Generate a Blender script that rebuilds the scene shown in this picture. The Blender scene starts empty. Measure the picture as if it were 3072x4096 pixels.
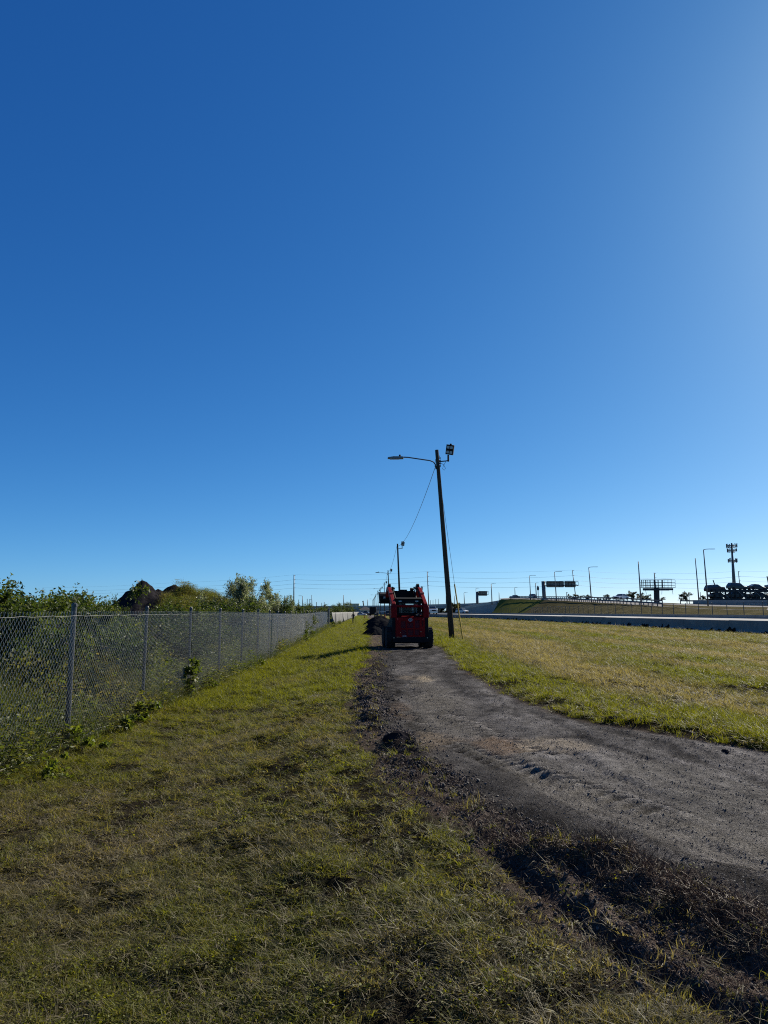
import bpy, bmesh, math, random
import numpy as np
from mathutils import Vector, Matrix, Euler

random.seed(7); RNG = np.random.RandomState(11)
SC = bpy.context.scene
COL = SC.collection
R = math.radians

# ------------------------------------------------------------------ camera, sky, sun, exposure
EYE, PITCH, FPX = 1.5, R(8.0), 2840.0          # eye height, upward tilt, focal length in photo pixels
cam = bpy.data.cameras.new('camera'); cam_o = bpy.data.objects.new('camera', cam); COL.objects.link(cam_o)
cam.sensor_fit = 'HORIZONTAL'; cam.sensor_width = 36; cam.lens = FPX / 3072 * 36
cam.clip_start = 0.05; cam.clip_end = 12000
cam_o.location = (0, 0, EYE); cam_o.rotation_euler = (R(90) + PITCH, 0, 0)
SC.camera = cam_o

SUN_EL, SUN_AZ = 29.0, 44.0                     # azimuth clockwise from +Y
world = bpy.data.worlds.new('World'); SC.world = world; world.use_nodes = True
wn = world.node_tree; bgn = wn.nodes['Background']
sky = wn.nodes.new('ShaderNodeTexSky'); sky.sky_type = 'NISHITA'; sky.sun_disc = False
sky.sun_elevation = R(30); sky.sun_rotation = R(46); sky.altitude = 0
sky.air_density = 0.5; sky.dust_density = 0.3; sky.ozone_density = 1.0
# the camera's colour response to the sky: one curve per channel
sep = wn.nodes.new('ShaderNodeSeparateColor'); cmb = wn.nodes.new('ShaderNodeCombineColor'); wn.links.new(sky.outputs[0], sep.inputs[0])
for ch, (g_, k_) in enumerate(((1.353, .2567), (.930, .899), (.656, 2.088))):
    pw = wn.nodes.new('ShaderNodeMath'); pw.operation = 'POWER'; pw.inputs[1].default_value = g_
    ml = wn.nodes.new('ShaderNodeMath'); ml.operation = 'MULTIPLY'; ml.inputs[1].default_value = k_
    wn.links.new(sep.outputs[ch], pw.inputs[0]); wn.links.new(pw.outputs[0], ml.inputs[0]); wn.links.new(ml.outputs[0], cmb.inputs[ch])
wn.links.new(cmb.outputs[0], bgn.inputs[0]); bgn.inputs[1].default_value = 0.0575
sun = bpy.data.lights.new('sun', 'SUN'); sun.energy = 5.0; sun.angle = R(0.53); sun.color = (1.0, 0.93, 0.80)
sun_o = bpy.data.objects.new('sun', sun); COL.objects.link(sun_o)
sd = Vector((math.cos(R(SUN_EL)) * math.sin(R(SUN_AZ)), math.cos(R(SUN_EL)) * math.cos(R(SUN_AZ)), math.sin(R(SUN_EL))))
sun_o.rotation_euler = (-sd).to_track_quat('-Z', 'Y').to_euler(); sun_o.location = sd * 60
SC.view_settings.view_transform = 'Standard'; SC.view_settings.look = 'None'
SC.view_settings.exposure = 0.9; SC.view_settings.gamma = 1.0
SC.render.engine = 'CYCLES'
SC.cycles.max_bounces = 6; SC.cycles.transparent_max_bounces = 6; SC.cycles.use_denoising = False; SC.cycles.filter_width = 1.1
SC.cycles.diffuse_bounces = 3; SC.cycles.transmission_bounces = 4; SC.cycles.glossy_bounces = 2

def at(px, py, Y):
    """a point at distance Y along the view axis on the ground plan, from where it shows in the photo"""
    u = (px - 1536) / FPX; v = (py - 2048) / FPX
    dz = math.sin(PITCH) - v * math.cos(PITCH); dy = math.cos(PITCH) + v * math.sin(PITCH)
    t = Y / dy
    return Vector((u * t, Y, EYE + dz * t))

# ------------------------------------------------------------------ noise
LAT = RNG.rand(256, 256)
def vnoise(x, y, s=1.0, o=0):
    x = np.asarray(x, float) * s + o * 17.3 + 1000; y = np.asarray(y, float) * s + o * 9.1 + 1000
    xi = np.floor(x).astype(int); yi = np.floor(y).astype(int); fx = x - xi; fy = y - yi
    fx = fx * fx * (3 - 2 * fx); fy = fy * fy * (3 - 2 * fy)
    a = LAT[xi & 255, yi & 255]; b = LAT[(xi + 1) & 255, yi & 255]; c = LAT[xi & 255, (yi + 1) & 255]; d = LAT[(xi + 1) & 255, (yi + 1) & 255]
    return (a * (1 - fx) + b * fx) * (1 - fy) + (c * (1 - fx) + d * fx) * fy
def fbm(x, y, s=1.0, n=4, o=0):
    r = 0; a = 1; t = 0
    for k in range(n):
        r = r + a * vnoise(x, y, s * 2.03 ** k, o + k * 3); t += a; a *= .55
    return r / t
def sst(a, b, x):
    t = np.clip((x - a) / (b - a), 0, 1); return t * t * (3 - 2 * t)

# ------------------------------------------------------------------ materials
MATS = {}
def mat(name, col, rough=.6, metal=0., var=.25, scale=6., bump=0., bscale=40., spec=.4, col2=None, stretch=None, trans=0.):
    if name in MATS: return MATS[name]
    m = bpy.data.materials.new(name); m.use_nodes = True; nt = m.node_tree; p = nt.nodes['Principled BSDF']
    p.inputs['Roughness'].default_value = rough; p.inputs['Metallic'].default_value = metal
    p.inputs['Specular IOR Level'].default_value = spec
    tc = nt.nodes.new('ShaderNodeTexCoord'); src = tc.outputs['Object']
    if stretch:
        mp = nt.nodes.new('ShaderNodeMapping'); mp.inputs['Scale'].default_value = stretch
        nt.links.new(src, mp.inputs[0]); src = mp.outputs[0]
    n = nt.nodes.new('ShaderNodeTexNoise'); n.inputs['Scale'].default_value = scale; n.inputs['Detail'].default_value = 6
    n.inputs['Roughness'].default_value = .65
    nt.links.new(src, n.inputs['Vector'])
    rp = nt.nodes.new('ShaderNodeValToRGB'); c = Vector(col); c2 = Vector(col2) if col2 else c * (1 + var)
    a = c * (1 - var) if not col2 else c
    rp.color_ramp.elements[0].position = .32; rp.color_ramp.elements[0].color = (*a, 1)
    rp.color_ramp.elements[1].position = .68; rp.color_ramp.elements[1].color = (*c2, 1)
    nt.links.new(n.outputs['Fac'], rp.inputs[0]); nt.links.new(rp.outputs[0], p.inputs['Base Color'])
    if bump:
        b = nt.nodes.new('ShaderNodeBump'); b.inputs['Strength'].default_value = bump; b.inputs['Distance'].default_value = .02
        n2 = nt.nodes.new('ShaderNodeTexNoise'); n2.inputs['Scale'].default_value = bscale; n2.inputs['Detail'].default_value = 5
        nt.links.new(src, n2.inputs['Vector']); nt.links.new(n2.outputs['Fac'], b.inputs['Height']); nt.links.new(b.outputs[0], p.inputs['Normal'])
    MATS[name] = m; return m

def leaf_mat(name, cols, transl=.45, tcol=None, inst=True, rough=.55):
    """foliage: reflecting and letting light through; colour picked per tuft (instance attribute 'tint') or per leaf (attribute 'tint')"""
    m = bpy.data.materials.new(name); m.use_nodes = True; nt = m.node_tree; p = nt.nodes['Principled BSDF']; out = nt.nodes['Material Output']
    p.inputs['Roughness'].default_value = rough; p.inputs['Specular IOR Level'].default_value = .2
    at_ = nt.nodes.new('ShaderNodeAttribute'); at_.attribute_name = 'tint'; at_.attribute_type = 'INSTANCER' if inst else 'GEOMETRY'
    rp = nt.nodes.new('ShaderNodeValToRGB'); els = rp.color_ramp.elements
    while len(els) < len(cols): els.new(.5)
    for i, c in enumerate(cols): els[i].position = i / (len(cols) - 1); els[i].color = (*c, 1)
    nt.links.new(at_.outputs['Fac'], rp.inputs[0]); nt.links.new(rp.outputs[0], p.inputs['Base Color'])
    t = nt.nodes.new('ShaderNodeBsdfTranslucent'); mx = nt.nodes.new('ShaderNodeMixShader'); mx.inputs[0].default_value = transl
    hs = nt.nodes.new('ShaderNodeMix'); hs.data_type = 'RGBA'; hs.blend_type = 'MULTIPLY'; hs.inputs[0].default_value = 1
    hs.inputs[7].default_value = (*(tcol or (1.5, 1.5, .6)), 1)
    nt.links.new(rp.outputs[0], hs.inputs[6]); nt.links.new(hs.outputs[2], t.inputs[0])
    nt.links.new(p.outputs[0], mx.inputs[1]); nt.links.new(t.outputs[0], mx.inputs[2]); nt.links.new(mx.outputs[0], out.inputs[0])
    MATS[name] = m; return m

mat('red_paint', (.235, .004, .005), .5, var=.15, scale=3, spec=.10)
mat('dark_red', (.16, .008, .010), .5, var=.15)
mat('black_steel', (.008, .008, .009), .7, var=.3, scale=9, spec=.15)
mat('rubber', (.014, .013, .012), .85, var=.4, scale=12, bump=.4)
mat('dusty_rubber', (.014, .013, .012), .95, var=.4, scale=9, bump=.4)
mat('rim', (.20, .19, .17), .5, var=.25)
mat('white_paint', (.75, .75, .73), .4, var=.05)
mat('chrome', (.6, .6, .6), .2, metal=1, var=.05)
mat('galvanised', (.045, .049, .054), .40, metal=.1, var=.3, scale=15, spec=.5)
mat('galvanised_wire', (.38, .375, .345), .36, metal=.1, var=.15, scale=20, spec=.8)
mat('galv_dark', (.11, .115, .12), .55, metal=.3, var=.25, scale=4)
mat('wood_pole', (.040, .030, .022), .85, var=.4, scale=3, bump=.6, bscale=8, col2=(.095, .075, .055), stretch=(9, 9, .5), spec=.0)
mat('yellow_plastic', (.55, .36, .04), .5, var=.15)
mat('lamp_grey', (.16, .17, .17), .45, var=.1)
mat('lens', (.42, .44, .42), .25, var=.15, scale=30)
mat('black_plastic', (.009, .009, .010), .7, var=.3, spec=.15)
mat('cable', (.012, .012, .012), .6, var=.2)
mat('concrete', (.27, .27, .26), .85, var=.18, scale=1.2, bump=.25, bscale=25, spec=.0)
mat('concrete_far', (.30, .30, .30), .85, var=.10, scale=.15, spec=.0)
mat('concrete_pale', (.42, .41, .38), .85, var=.1, scale=.3, spec=.0)
mat('asphalt', (.12, .12, .118), .85, var=.15, scale=.6, spec=.0)
mat('asphalt_pale', (.26, .25, .235), .85, var=.12, scale=.3, spec=.0)
mat('stain', (.012, .014, .012), .9, var=.4, spec=.0)
mat('steel_far', (.10, .105, .11), .6, metal=.2, var=.2, scale=2)
mat('steel_dark', (.025, .025, .028), .6, var=.3, scale=2)
mat('sign_back', (.17, .19, .17), .55, var=.1, scale=1)
mat('fabric_screen', (.115, .115, .113), .85, var=.12, scale=4, bump=.2, bscale=60)
mat('soil_dark', (.017, .0155, .017), .95, var=.5, scale=3, bump=1., bscale=9, spec=.0)
mat('millings', (.013, .013, .0145), .9, var=.55, scale=14, bump=1., bscale=26, spec=.0)
mat('bark', (.07, .055, .04), .9, var=.4, scale=10, bump=.5, bscale=20)
mat('glass', (.05, .06, .07), .12, var=.1, spec=.6)
mat('green_building', (.30, .36, .30), .7, var=.05)
mat('white_wall', (.6, .6, .58), .7, var=.06)
mat('roof_dark', (.03, .03, .033), .8, var=.2)
mat('clothes_dark', (.02, .02, .022), .85, var=.3)
mat('clothes_grey', (.032, .034, .038), .85, var=.3)
mat('skin', (.20, .11, .075), .6, var=.1)
mat('car_white', (.62, .63, .64), .3, var=.03)
mat('car_dark', (.03, .032, .036), .3, var=.05)
mat('car_maroon', (.055, .012, .014), .3, var=.05)
mat('car_green', (.03, .04, .036), .3, var=.05)
mat('car_silver', (.16, .17, .18), .3, metal=.4, var=.05)
mat('red_lens', (.4, .01, .01), .3, var=.05)
mat('orange_plastic', (.6, .15, .02), .5, var=.1)
def pane_mat():
    m = bpy.data.materials.new('pane'); m.use_nodes = True; nt = m.node_tree; p = nt.nodes['Principled BSDF']; out = nt.nodes['Material Output']
    p.inputs['Base Color'].default_value = (.02, .025, .03, 1); p.inputs['Roughness'].default_value = .08
    tr = nt.nodes.new('ShaderNodeBsdfTransparent'); tr.inputs[0].default_value = (.72, .78, .80, 1); mx = nt.nodes.new('ShaderNodeMixShader'); mx.inputs[0].default_value = .22
    nt.links.new(tr.outputs[0], mx.inputs[1]); nt.links.new(p.outputs[0], mx.inputs[2]); nt.links.new(mx.outputs[0], out.inputs[0]); MATS['pane'] = m
pane_mat()
GREEN = leaf_mat('shrub_leaf', [(.016, .026, .006), (.028, .045, .010), (.055, .075, .016), (.10, .10, .028)], .42, inst=False)
WILLOW = leaf_mat('willow_leaf', [(.075, .095, .05), (.12, .14, .08), (.18, .20, .12), (.26, .27, .18)], .42, (1.3, 1.3, .8), inst=False, rough=.4)
OLIVE = leaf_mat('far_leaf', [(.018, .024, .012), (.03, .036, .018), (.045, .046, .025)], .25, inst=False)
WEED = leaf_mat('weed_leaf', [(.035, .052, .012), (.075, .092, .020), (.12, .105, .04), (.15, .10, .055)], .46)
GRASS = leaf_mat('grass_blade', [(.122, .128, .012), (.118, .124, .020), (.122, .114, .045), (.142, .120, .070), (.21, .175, .115)], .48, (1.5, 1.45, .55), rough=.6)
ROOT = leaf_mat('dead_root', [(.045, .025, .017), (.105, .060, .038), (.19, .125, .080)], .25, (1.2, 1.1, .9))
STONE = leaf_mat('gravel_chip', [(.032, .031, .031), (.062, .058, .055), (.11, .10, .092), (.24, .22, .195)], .0, rough=.7)

# ------------------------------------------------------------------ mesh builder
class MB:
    def __init__(s): s.v = []; s.f = []
    def add(s, vs, fs):
        o = len(s.v); s.v += [tuple(p) for p in vs]; s.f += [tuple(i + o for i in f) for f in fs]; return s
    def box(s, c, d, rot=None, taper=1.0):
        x, y, z = d[0] / 2, d[1] / 2, d[2] / 2
        vs = [Vector(p) for p in [(-x, -y, -z), (x, -y, -z), (x, y, -z), (-x, y, -z), (-x * taper, -y * taper, z), (x * taper, -y * taper, z), (x * taper, y * taper, z), (-x * taper, y * taper, z)]]
        if rot: M = Euler(rot).to_matrix(); vs = [M @ v for v in vs]
        c = Vector(c)
        return s.add([v + c for v in vs], [(0, 3, 2, 1), (4, 5, 6, 7), (0, 1, 5, 4), (1, 2, 6, 5), (2, 3, 7, 6), (3, 0, 4, 7)])
    def prism(s, prof, a, b, axis='x'):
        """closed profile in the two other axes, pulled from a to b along axis"""
        n = len(prof)
        def P(t, p):
            return {'x': (t, p[0], p[1]), 'y': (p[0], t, p[1]), 'z': (p[0], p[1], t)}[axis]
        vs = [P(a, p) for p in prof] + [P(b, p) for p in prof]
        return s.add(vs, [tuple(range(n))[::-1], tuple(range(n, 2 * n))] + [(i, (i + 1) % n, n + (i + 1) % n, n + i) for i in range(n)])
    def tube(s, pts, r, n=8, cap=True):
        pts = [Vector(p) for p in pts]; m = len(pts); rs = r if isinstance(r, (list, tuple)) else [r] * m
        vs = []; up = Vector((0, 0, 1))
        for i, p in enumerate(pts):
            d = (pts[min(i + 1, m - 1)] - pts[max(i - 1, 0)]).normalized()
            a = d.cross(up if abs(d.z) < .95 else Vector((1, 0, 0))).normalized(); b = d.cross(a)
            for k in range(n):
                t = 2 * math.pi * k / n; vs.append(p + (a * math.cos(t) + b * math.sin(t)) * rs[i])
        fs = [(i * n + k, i * n + (k + 1) % n, (i + 1) * n + (k + 1) % n, (i + 1) * n + k) for i in range(m - 1) for k in range(n)]
        if cap: fs += [tuple(range(n))[::-1], tuple(range((m - 1) * n, m * n))]
        return s.add(vs, fs)
    def lathe(s, prof, c=(0, 0, 0), axis='z', n=20):
        """profile of (radius, height)"""
        c = Vector(c); vs = []
        for r, h in prof:
            for k in range(n):
                t = 2 * math.pi * k / n; a, b = r * math.cos(t), r * math.sin(t)
                vs.append(c + Vector({'z': (a, b, h), 'x': (h, a, b), 'y': (a, h, b)}[axis]))
        m = len(prof)
        fs = [(i * n + k, i * n + (k + 1) % n, (i + 1) * n + (k + 1) % n, (i + 1) * n + k) for i in range(m - 1) for k in range(n)]
        fs += [tuple(range(n))[::-1], tuple(range((m - 1) * n, m * n))]
        return s.add(vs, fs)
    def mesh(s, name):
        me = bpy.data.meshes.new(name); me.from_pydata(s.v, [], s.f); me.update(); return me
    def build(s, name, m, parent=None, loc=(0, 0, 0), rot=(0, 0, 0), bevel=0., smooth=False):
        return ob(name, s.mesh(name), m, parent, loc, rot, bevel, smooth)

def ob(name, me, m, parent=None, loc=(0, 0, 0), rot=(0, 0, 0), bevel=0., smooth=False):
    o = bpy.data.objects.new(name, me); COL.objects.link(o)
    if m is not None and not me.materials: me.materials.append(MATS[m] if isinstance(m, str) else m)
    o.parent = parent; o.location = loc; o.rotation_euler = rot
    if bevel:
        b = o.modifiers.new('bevel', 'BEVEL'); b.width = bevel; b.segments = 2; b.limit_method = 'ANGLE'; b.angle_limit = R(40)
    if smooth:
        for p in me.polygons: p.use_smooth = True
    return o
def tag(o, label, cat=None, group=None, kind=None):
    if label: o['label'] = label
    if cat: o['category'] = cat
    if group: o['group'] = group
    if kind: o['kind'] = kind
    return o
def thing(name, label, cat, loc=(0, 0, 0), rz=0., group=None):
    o = bpy.data.objects.new(name, None); COL.objects.link(o); o.location = loc; o.rotation_euler = (0, 0, rz); o.empty_display_size = .2
    return tag(o, label, cat, group)
def copy_tree(o, parent=None):
    c = o.copy(); COL.objects.link(c); c.parent = parent
    for ch in list(o.children): copy_tree(ch, c)
    return c
def np_mesh(name, v, f, smooth=True):
    """numpy vertices and equal-sided faces -> mesh"""
    me = bpy.data.meshes.new(name); n = len(v); k = f.shape[1]; m = len(f)
    me.vertices.add(n); me.vertices.foreach_set('co', np.ascontiguousarray(v, np.float32).ravel())
    me.loops.add(m * k); me.loops.foreach_set('vertex_index', np.ascontiguousarray(f, np.int32).ravel())
    me.polygons.add(m); me.polygons.foreach_set('loop_start', np.arange(0, m * k, k, dtype=np.int32))
    if smooth: me.polygons.foreach_set('use_smooth', np.ones(m, bool))
    me.update(calc_edges=True); return me

# ------------------------------------------------------------------ the ground: plan of path, verge and strip
LY = np.array([-1, 2.0, 2.9, 3.1, 3.7, 4.34, 5.3, 6.4, 8.1, 9.8, 12.5, 17.4, 28.6, 45, 80, 150, 300, 420.])
LX = np.array([3.4, 1.75, 1.22, 1.02, .80, .67, .47, .14, -.18, -.35, -.5, -.62, -.55, -.9, -1.5, -2.9, -7.2, -10.])
GY = np.array([-1, 3.2, 3.8, 4.4, 4.63, 5.3, 6.4, 8.1, 9.8, 12.5, 17.4, 28.6, 45, 80, 150, 300, 420.])
GX = np.array([5.5, 2.3, 1.93, 1.66, 1.25, .91, .57, .31, -.05, -.15, -.15, .05, -.3, -1.0, -2.4, -6.7, -9.5])
RY = np.array([-1, 5, 7.9, 8.85, 9.8, 11, 13.7, 18.9, 30.6, 45, 80, 150, 300, 420.])
RX = np.array([11, 6.8, 4.13, 3.51, 2.89, 2.5, 2.18, 2.04, 2.32, 2.1, 1.2, -.6, -4.2, -7.])
FY = np.array([-20, 0, 10, 24.6, 83, 133, 370, 600.]); FX = np.array([-4.2, -4.22, -4.18, -4.32, -6.4, -7.5, -13., -19.])
fenceX = lambda y: np.interp(y, FY, FX)
def edges(x, y):
    wob = (fbm(x, y, 1.3, 4, 2) - .5) * .55 * np.clip(y / 9, .35, 1.4)
    return x - np.interp(y, LY, LX) + wob, x - np.interp(y, GY, GX) + wob * 1.1, x - np.interp(y, RY, RX) + wob * .7
TRK = [np.array([(2.15, 5.6), (1.35, 7.2), (.92, 8.2), (.62, 9.0), (.38, 10.2), (.1, 12.4), (.02, 15)]),
       np.array([(1.75, 7.8), (1.3, 9.2), (.98, 10.6), (.72, 12.6), (.6, 15.5)])]
def track_z(x, y):
    z = np.zeros_like(x)
    for T in TRK:
        best = np.full(x.shape, 9.); s_at = np.zeros_like(x); s0 = 0.
        for (ax, ay), (bx, by) in zip(T[:-1], T[1:]):
            dx, dy = bx - ax, by - ay; L = math.hypot(dx, dy)
            t = np.clip(((x - ax) * dx + (y - ay) * dy) / L ** 2, 0, 1)
            d = ((x - ax - t * dx) * dy - (y - ay - t * dy) * dx) / L; dd = np.hypot(x - ax - t * dx, y - ay - t * dy)
            k = dd < np.abs(best); best = np.where(k, np.sign(d) * dd, best); s_at = np.where(k, s0 + t * L, s_at); s0 += L
        m = sst(.26, .18, np.abs(best)) * sst(.15, .5, fbm(x, y, 1.1, 3, 40))
        bar = np.sin((s_at + np.abs(best) * .35) * 2 * math.pi / .19)
        z += m * (np.clip(bar, -.35, 1) * .030 - .013)
    return z
def relief(x, y):
    x = np.asarray(x, float); y = np.asarray(y, float)
    l, g, r = edges(x, y)
    z = -.35 * sst(0, 2.4, -l) * sst(420, 200, y)
    fen = fenceX(y) - x
    z += np.where(fen > 0, -.10 * sst(0, 3, fen) + (fbm(x, y, .25, 3, 5) - .5) * .3 * sst(.5, 4, fen), 0)
    z += np.where(r > 0, .07 * sst(0, .6, r) + (fbm(x, y, .22, 4, 8) - .5) * .32 * sst(1, 7, r) * sst(23.6, 17, x), 0)
    z *= sst(300, 120, y) * .999 + .001
    on = sst(-.05, .3, g) * sst(.05, -.3, r); near = sst(70, 20, y)
    z += on * ((fbm(g * 6.5, y * .25, 1, 4, 10) - .5) * .035 * near + (fbm(g * 17, y * .25, 1, 2, 9) - .5) * .032 * near + (fbm(x, y, .9, 3, 11) - .5) * .05 + (fbm(x, y, 9, 4, 13) - .5) * .030 * near + track_z(x, y))
    for q, (off, w) in enumerate(((.75, .22), (1.55, .25))):       # wheel ruts
        c = np.abs(g - off - .12 * np.sin(y * .3 + q)); z += -.022 * on * sst(w, w * .3, c)
    soil = sst(-.15, .1, l) * sst(.35, -.1, g)
    z += soil * ((fbm(l * 7, y * 1.6, 1, 4, 17) - .45) * .085 + (fbm(x, y, 9, 4, 19) - .5) * .075 + (fbm(x, y, 26, 2, 20) - .5) * .035) * near
    z += np.exp(-((g + .10) / .17) ** 2) * sst(27, 20, y) * sst(5.6, 7.6, y) * np.clip(fbm(x, y, 2.2, 4, 25) * .24 - .075, 0, .2)
    # the scraped trench and the heap of roots and soil beside it
    k = sst(6.2, 4.8, y) * sst(1.2, 2.2, y)
    z += k * (-.05 * np.exp(-((l - .10) / .07) ** 2) + .035 * np.exp(-((l - .27) / .09) ** 2)) * (.3 + 1.4 * fbm(x, y, 1.2, 4, 21))
    hp = np.exp(-((g + .40 - (y - 3.8) * .12) / .20) ** 2) * sst(5.2, 4.4, y) * sst(2.4, 3.3, y)
    z += hp * (.02 + .15 * fbm(x, y, 3.5, 4, 23))
    gr = np.clip(sst(0, -.3, l) + sst(0, .3, r), 0, 1)
    z += gr * ((fbm(x, y, 1.6, 4, 27) - .5) * .07 + (fbm(x, y, 7, 3, 29) - .5) * .035) * sst(50, 12, y)
    return z
def zat(x, y): return float(relief(np.array([x]), np.array([y]))[0])

def mixc(a, b, t): return a * (1 - t[:, None]) + np.asarray(b)[None, :] * t[:, None]
def dryness(x, y):
    l, g, r = edges(x, y)
    d = .52 + (fbm(x, y, .55, 4, 31) - .5) * 1.15 + (fbm(x, y, 1.7, 3, 30) - .5) * .7 * sst(16, 8, y)
    left = l < 0
    d = np.where(left, d - .42 * sst(8, 14, y) + .06 * sst(10.5, 6, y) - .22 * sst(1.6, .3, np.abs(fenceX(y) - x)) * sst(6, 9, y) - .30 * sst(.9, .2, -l) * sst(8, 11, y), d)
    edge = sst(2.2, .5, r)
    d = np.where(r > 0, .5 + (d - .5) * .7 + (fbm(r * .9, y * .05, 1, 4, 32) - .5) * 1.8 + .10 - .36 * edge - .35 * sst(2.2, 1.2, np.hypot((x - 4.9) * .8, y - 9.6)) + .55 * np.exp(-((r - 2.6 - (y - 12) * .06 + .3 * np.sin(y * .35)) / .45) ** 2) + .4 * np.exp(-((r - 8.5 + .4 * np.sin(y * .2)) / .6) ** 2) + .35 * np.exp(-((r - 13.5) / .7) ** 2), d)
    return np.clip(d, 0, 1)
def albedo(x, y):
    l, g, r = edges(x, y); n = len(x)
    dr = dryness(x, y)
    gc = np.outer(1 - dr, (.070, .078, .014)) + np.outer(dr, (.105, .088, .042))
    far = sst(9, 45, y); gc = gc * (1 + .45 * far[:, None])  # ground colour raised with distance, standing in for the glow of backlit grass
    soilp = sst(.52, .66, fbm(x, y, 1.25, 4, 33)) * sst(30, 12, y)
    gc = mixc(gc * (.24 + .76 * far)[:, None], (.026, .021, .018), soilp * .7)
    c = gc
    c = mixc(c, (.098, .077, .066), sst(-.25, .12, l) * sst(.3, -.1, r))
    str_ = fbm(g * 4.5, y * .30, 1, 5, 34); tz = track_z(x, y)
    grav = np.outer((.35 + 1.1 * fbm(x, y, 1.4, 4, 35)) * (.62 + .85 * sst(.30, .72, str_)) * (.42 + 1.15 * fbm(g * 15, y * .33, 1, 3, 36)) * (1 + np.clip(tz, -.014, .018) * 45), (.104, .098, .095))
    grav = grav * (1 - .42 * sst(.9, .0, g)[:, None]) * (1 + .25 * sst(1.0, 2.4, g))[:, None]
    strip = np.exp(-((g - 1.0 - .1 * np.sin(y * .5)) / .32) ** 2) * sst(20, 14, y) * (.3 + .7 * fbm(x, y, .8, 3, 36))
    grav = mixc(grav, (.19, .175, .155), np.clip(strip * 1.1, 0, .75))
    def spot(px, py, rx, ry, col, amt):
        nonlocal grav
        e = np.hypot((x - px) / rx, (y - py) / ry) + (fbm(x, y, 2.2, 4, 37) - .5) * 1.5
        grav = mixc(grav, col, sst(1.0, .35, e) * amt)
    spot(.92, 16.6, .25, 1.0, (.34, .28, .20), .8); spot(.55, 17.2, .35, .9, (.26, .21, .16), .5)
    spot(1.3, 8.45, .35, .55, (.20, .135, .09), .55); spot(1.95, 8.35, .5, .5, (.30, .255, .20), .7); spot(.55, 8.6, .35, .9, (.22, .175, .13), .6)
    spot(.2, 11.4, .25, 1.2, (.17, .13, .10), .5); spot(2.6, 6.2, .9, 1.6, (.17, .16, .145), .5)
    black = sst(.56, .66, fbm(x, y, .9, 4, 39)) * sst(.7, .1, g); grav = mixc(grav, (.026, .025, .026), black * .8)
    c = mixc(c, (.022, .020, .020), np.exp(-((g + .08) / .2) ** 2) * sst(27, 20, y) * sst(5.6, 7.6, y) * sst(.38, .55, fbm(x, y, 2.2, 4, 25)) * .85)
    t = sst(-.12, .22, g) * sst(.12, -.15, r)
    return mixc(c, (0, 0, 0), t) + grav * t[:, None], l, g, r

def ground_material():
    m = bpy.data.materials.new('ground_cover'); m.use_nodes = True; nt = m.node_tree; p = nt.nodes['Principled BSDF']
    p.inputs['Roughness'].default_value = .85; p.inputs['Specular IOR Level'].default_value = .0
    a = nt.nodes.new('ShaderNodeAttribute'); a.attribute_name = 'alb'
    tc = nt.nodes.new('ShaderNodeTexCoord')
    n = nt.nodes.new('ShaderNodeTexNoise'); n.inputs['Scale'].default_value = 46; n.inputs['Detail'].default_value = 8; n.inputs['Roughness'].default_value = .75
    n3 = nt.nodes.new('ShaderNodeTexNoise'); n3.inputs['Scale'].default_value = 5; n3.inputs['Detail'].default_value = 5
    mr = nt.nodes.new('ShaderNodeMapRange'); mr.inputs[1].default_value = .3; mr.inputs[2].default_value = .72; mr.inputs[3].default_value = .15; mr.inputs[4].default_value = 2.1
    m3 = nt.nodes.new('ShaderNodeMapRange'); m3.inputs[1].default_value = .3; m3.inputs[2].default_value = .7; m3.inputs[3].default_value = .75; m3.inputs[4].default_value = 1.25
    mm = nt.nodes.new('ShaderNodeMath'); mm.operation = 'MULTIPLY'
    mx = nt.nodes.new('ShaderNodeVectorMath'); mx.operation = 'SCALE'
    for q in (n, n3): nt.links.new(tc.outputs['Object'], q.inputs['Vector'])
    nt.links.new(n.outputs['Fac'], mr.inputs[0]); nt.links.new(n3.outputs['Fac'], m3.inputs[0])
    nt.links.new(mr.outputs[0], mm.inputs[0]); nt.links.new(m3.outputs[0], mm.inputs[1])
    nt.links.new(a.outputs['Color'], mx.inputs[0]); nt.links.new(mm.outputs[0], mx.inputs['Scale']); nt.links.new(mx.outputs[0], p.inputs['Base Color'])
    vo = nt.nodes.new('ShaderNodeTexVoronoi'); vo.inputs['Scale'].default_value = 130; nt.links.new(tc.outputs['Object'], vo.inputs['Vector'])
    n2 = nt.nodes.new('ShaderNodeTexNoise'); n2.inputs['Scale'].default_value = 45; n2.inputs['Detail'].default_value = 9; n2.inputs['Roughness'].default_value = .75; nt.links.new(tc.outputs['Object'], n2.inputs['Vector'])
    ad = nt.nodes.new('ShaderNodeMath'); ad.operation = 'SUBTRACT'; nt.links.new(n2.outputs['Fac'], ad.inputs[0]); nt.links.new(vo.outputs['Distance'], ad.inputs[1])
    b = nt.nodes.new('ShaderNodeBump'); b.inputs['Strength'].default_value = 1.0; b.inputs['Distance'].default_value = .028
    nt.links.new(ad.outputs[0], b.inputs['Height']); nt.links.new(b.outputs[0], p.inputs['Normal'])
    MATS['ground_cover'] = m
ground_material()

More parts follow.
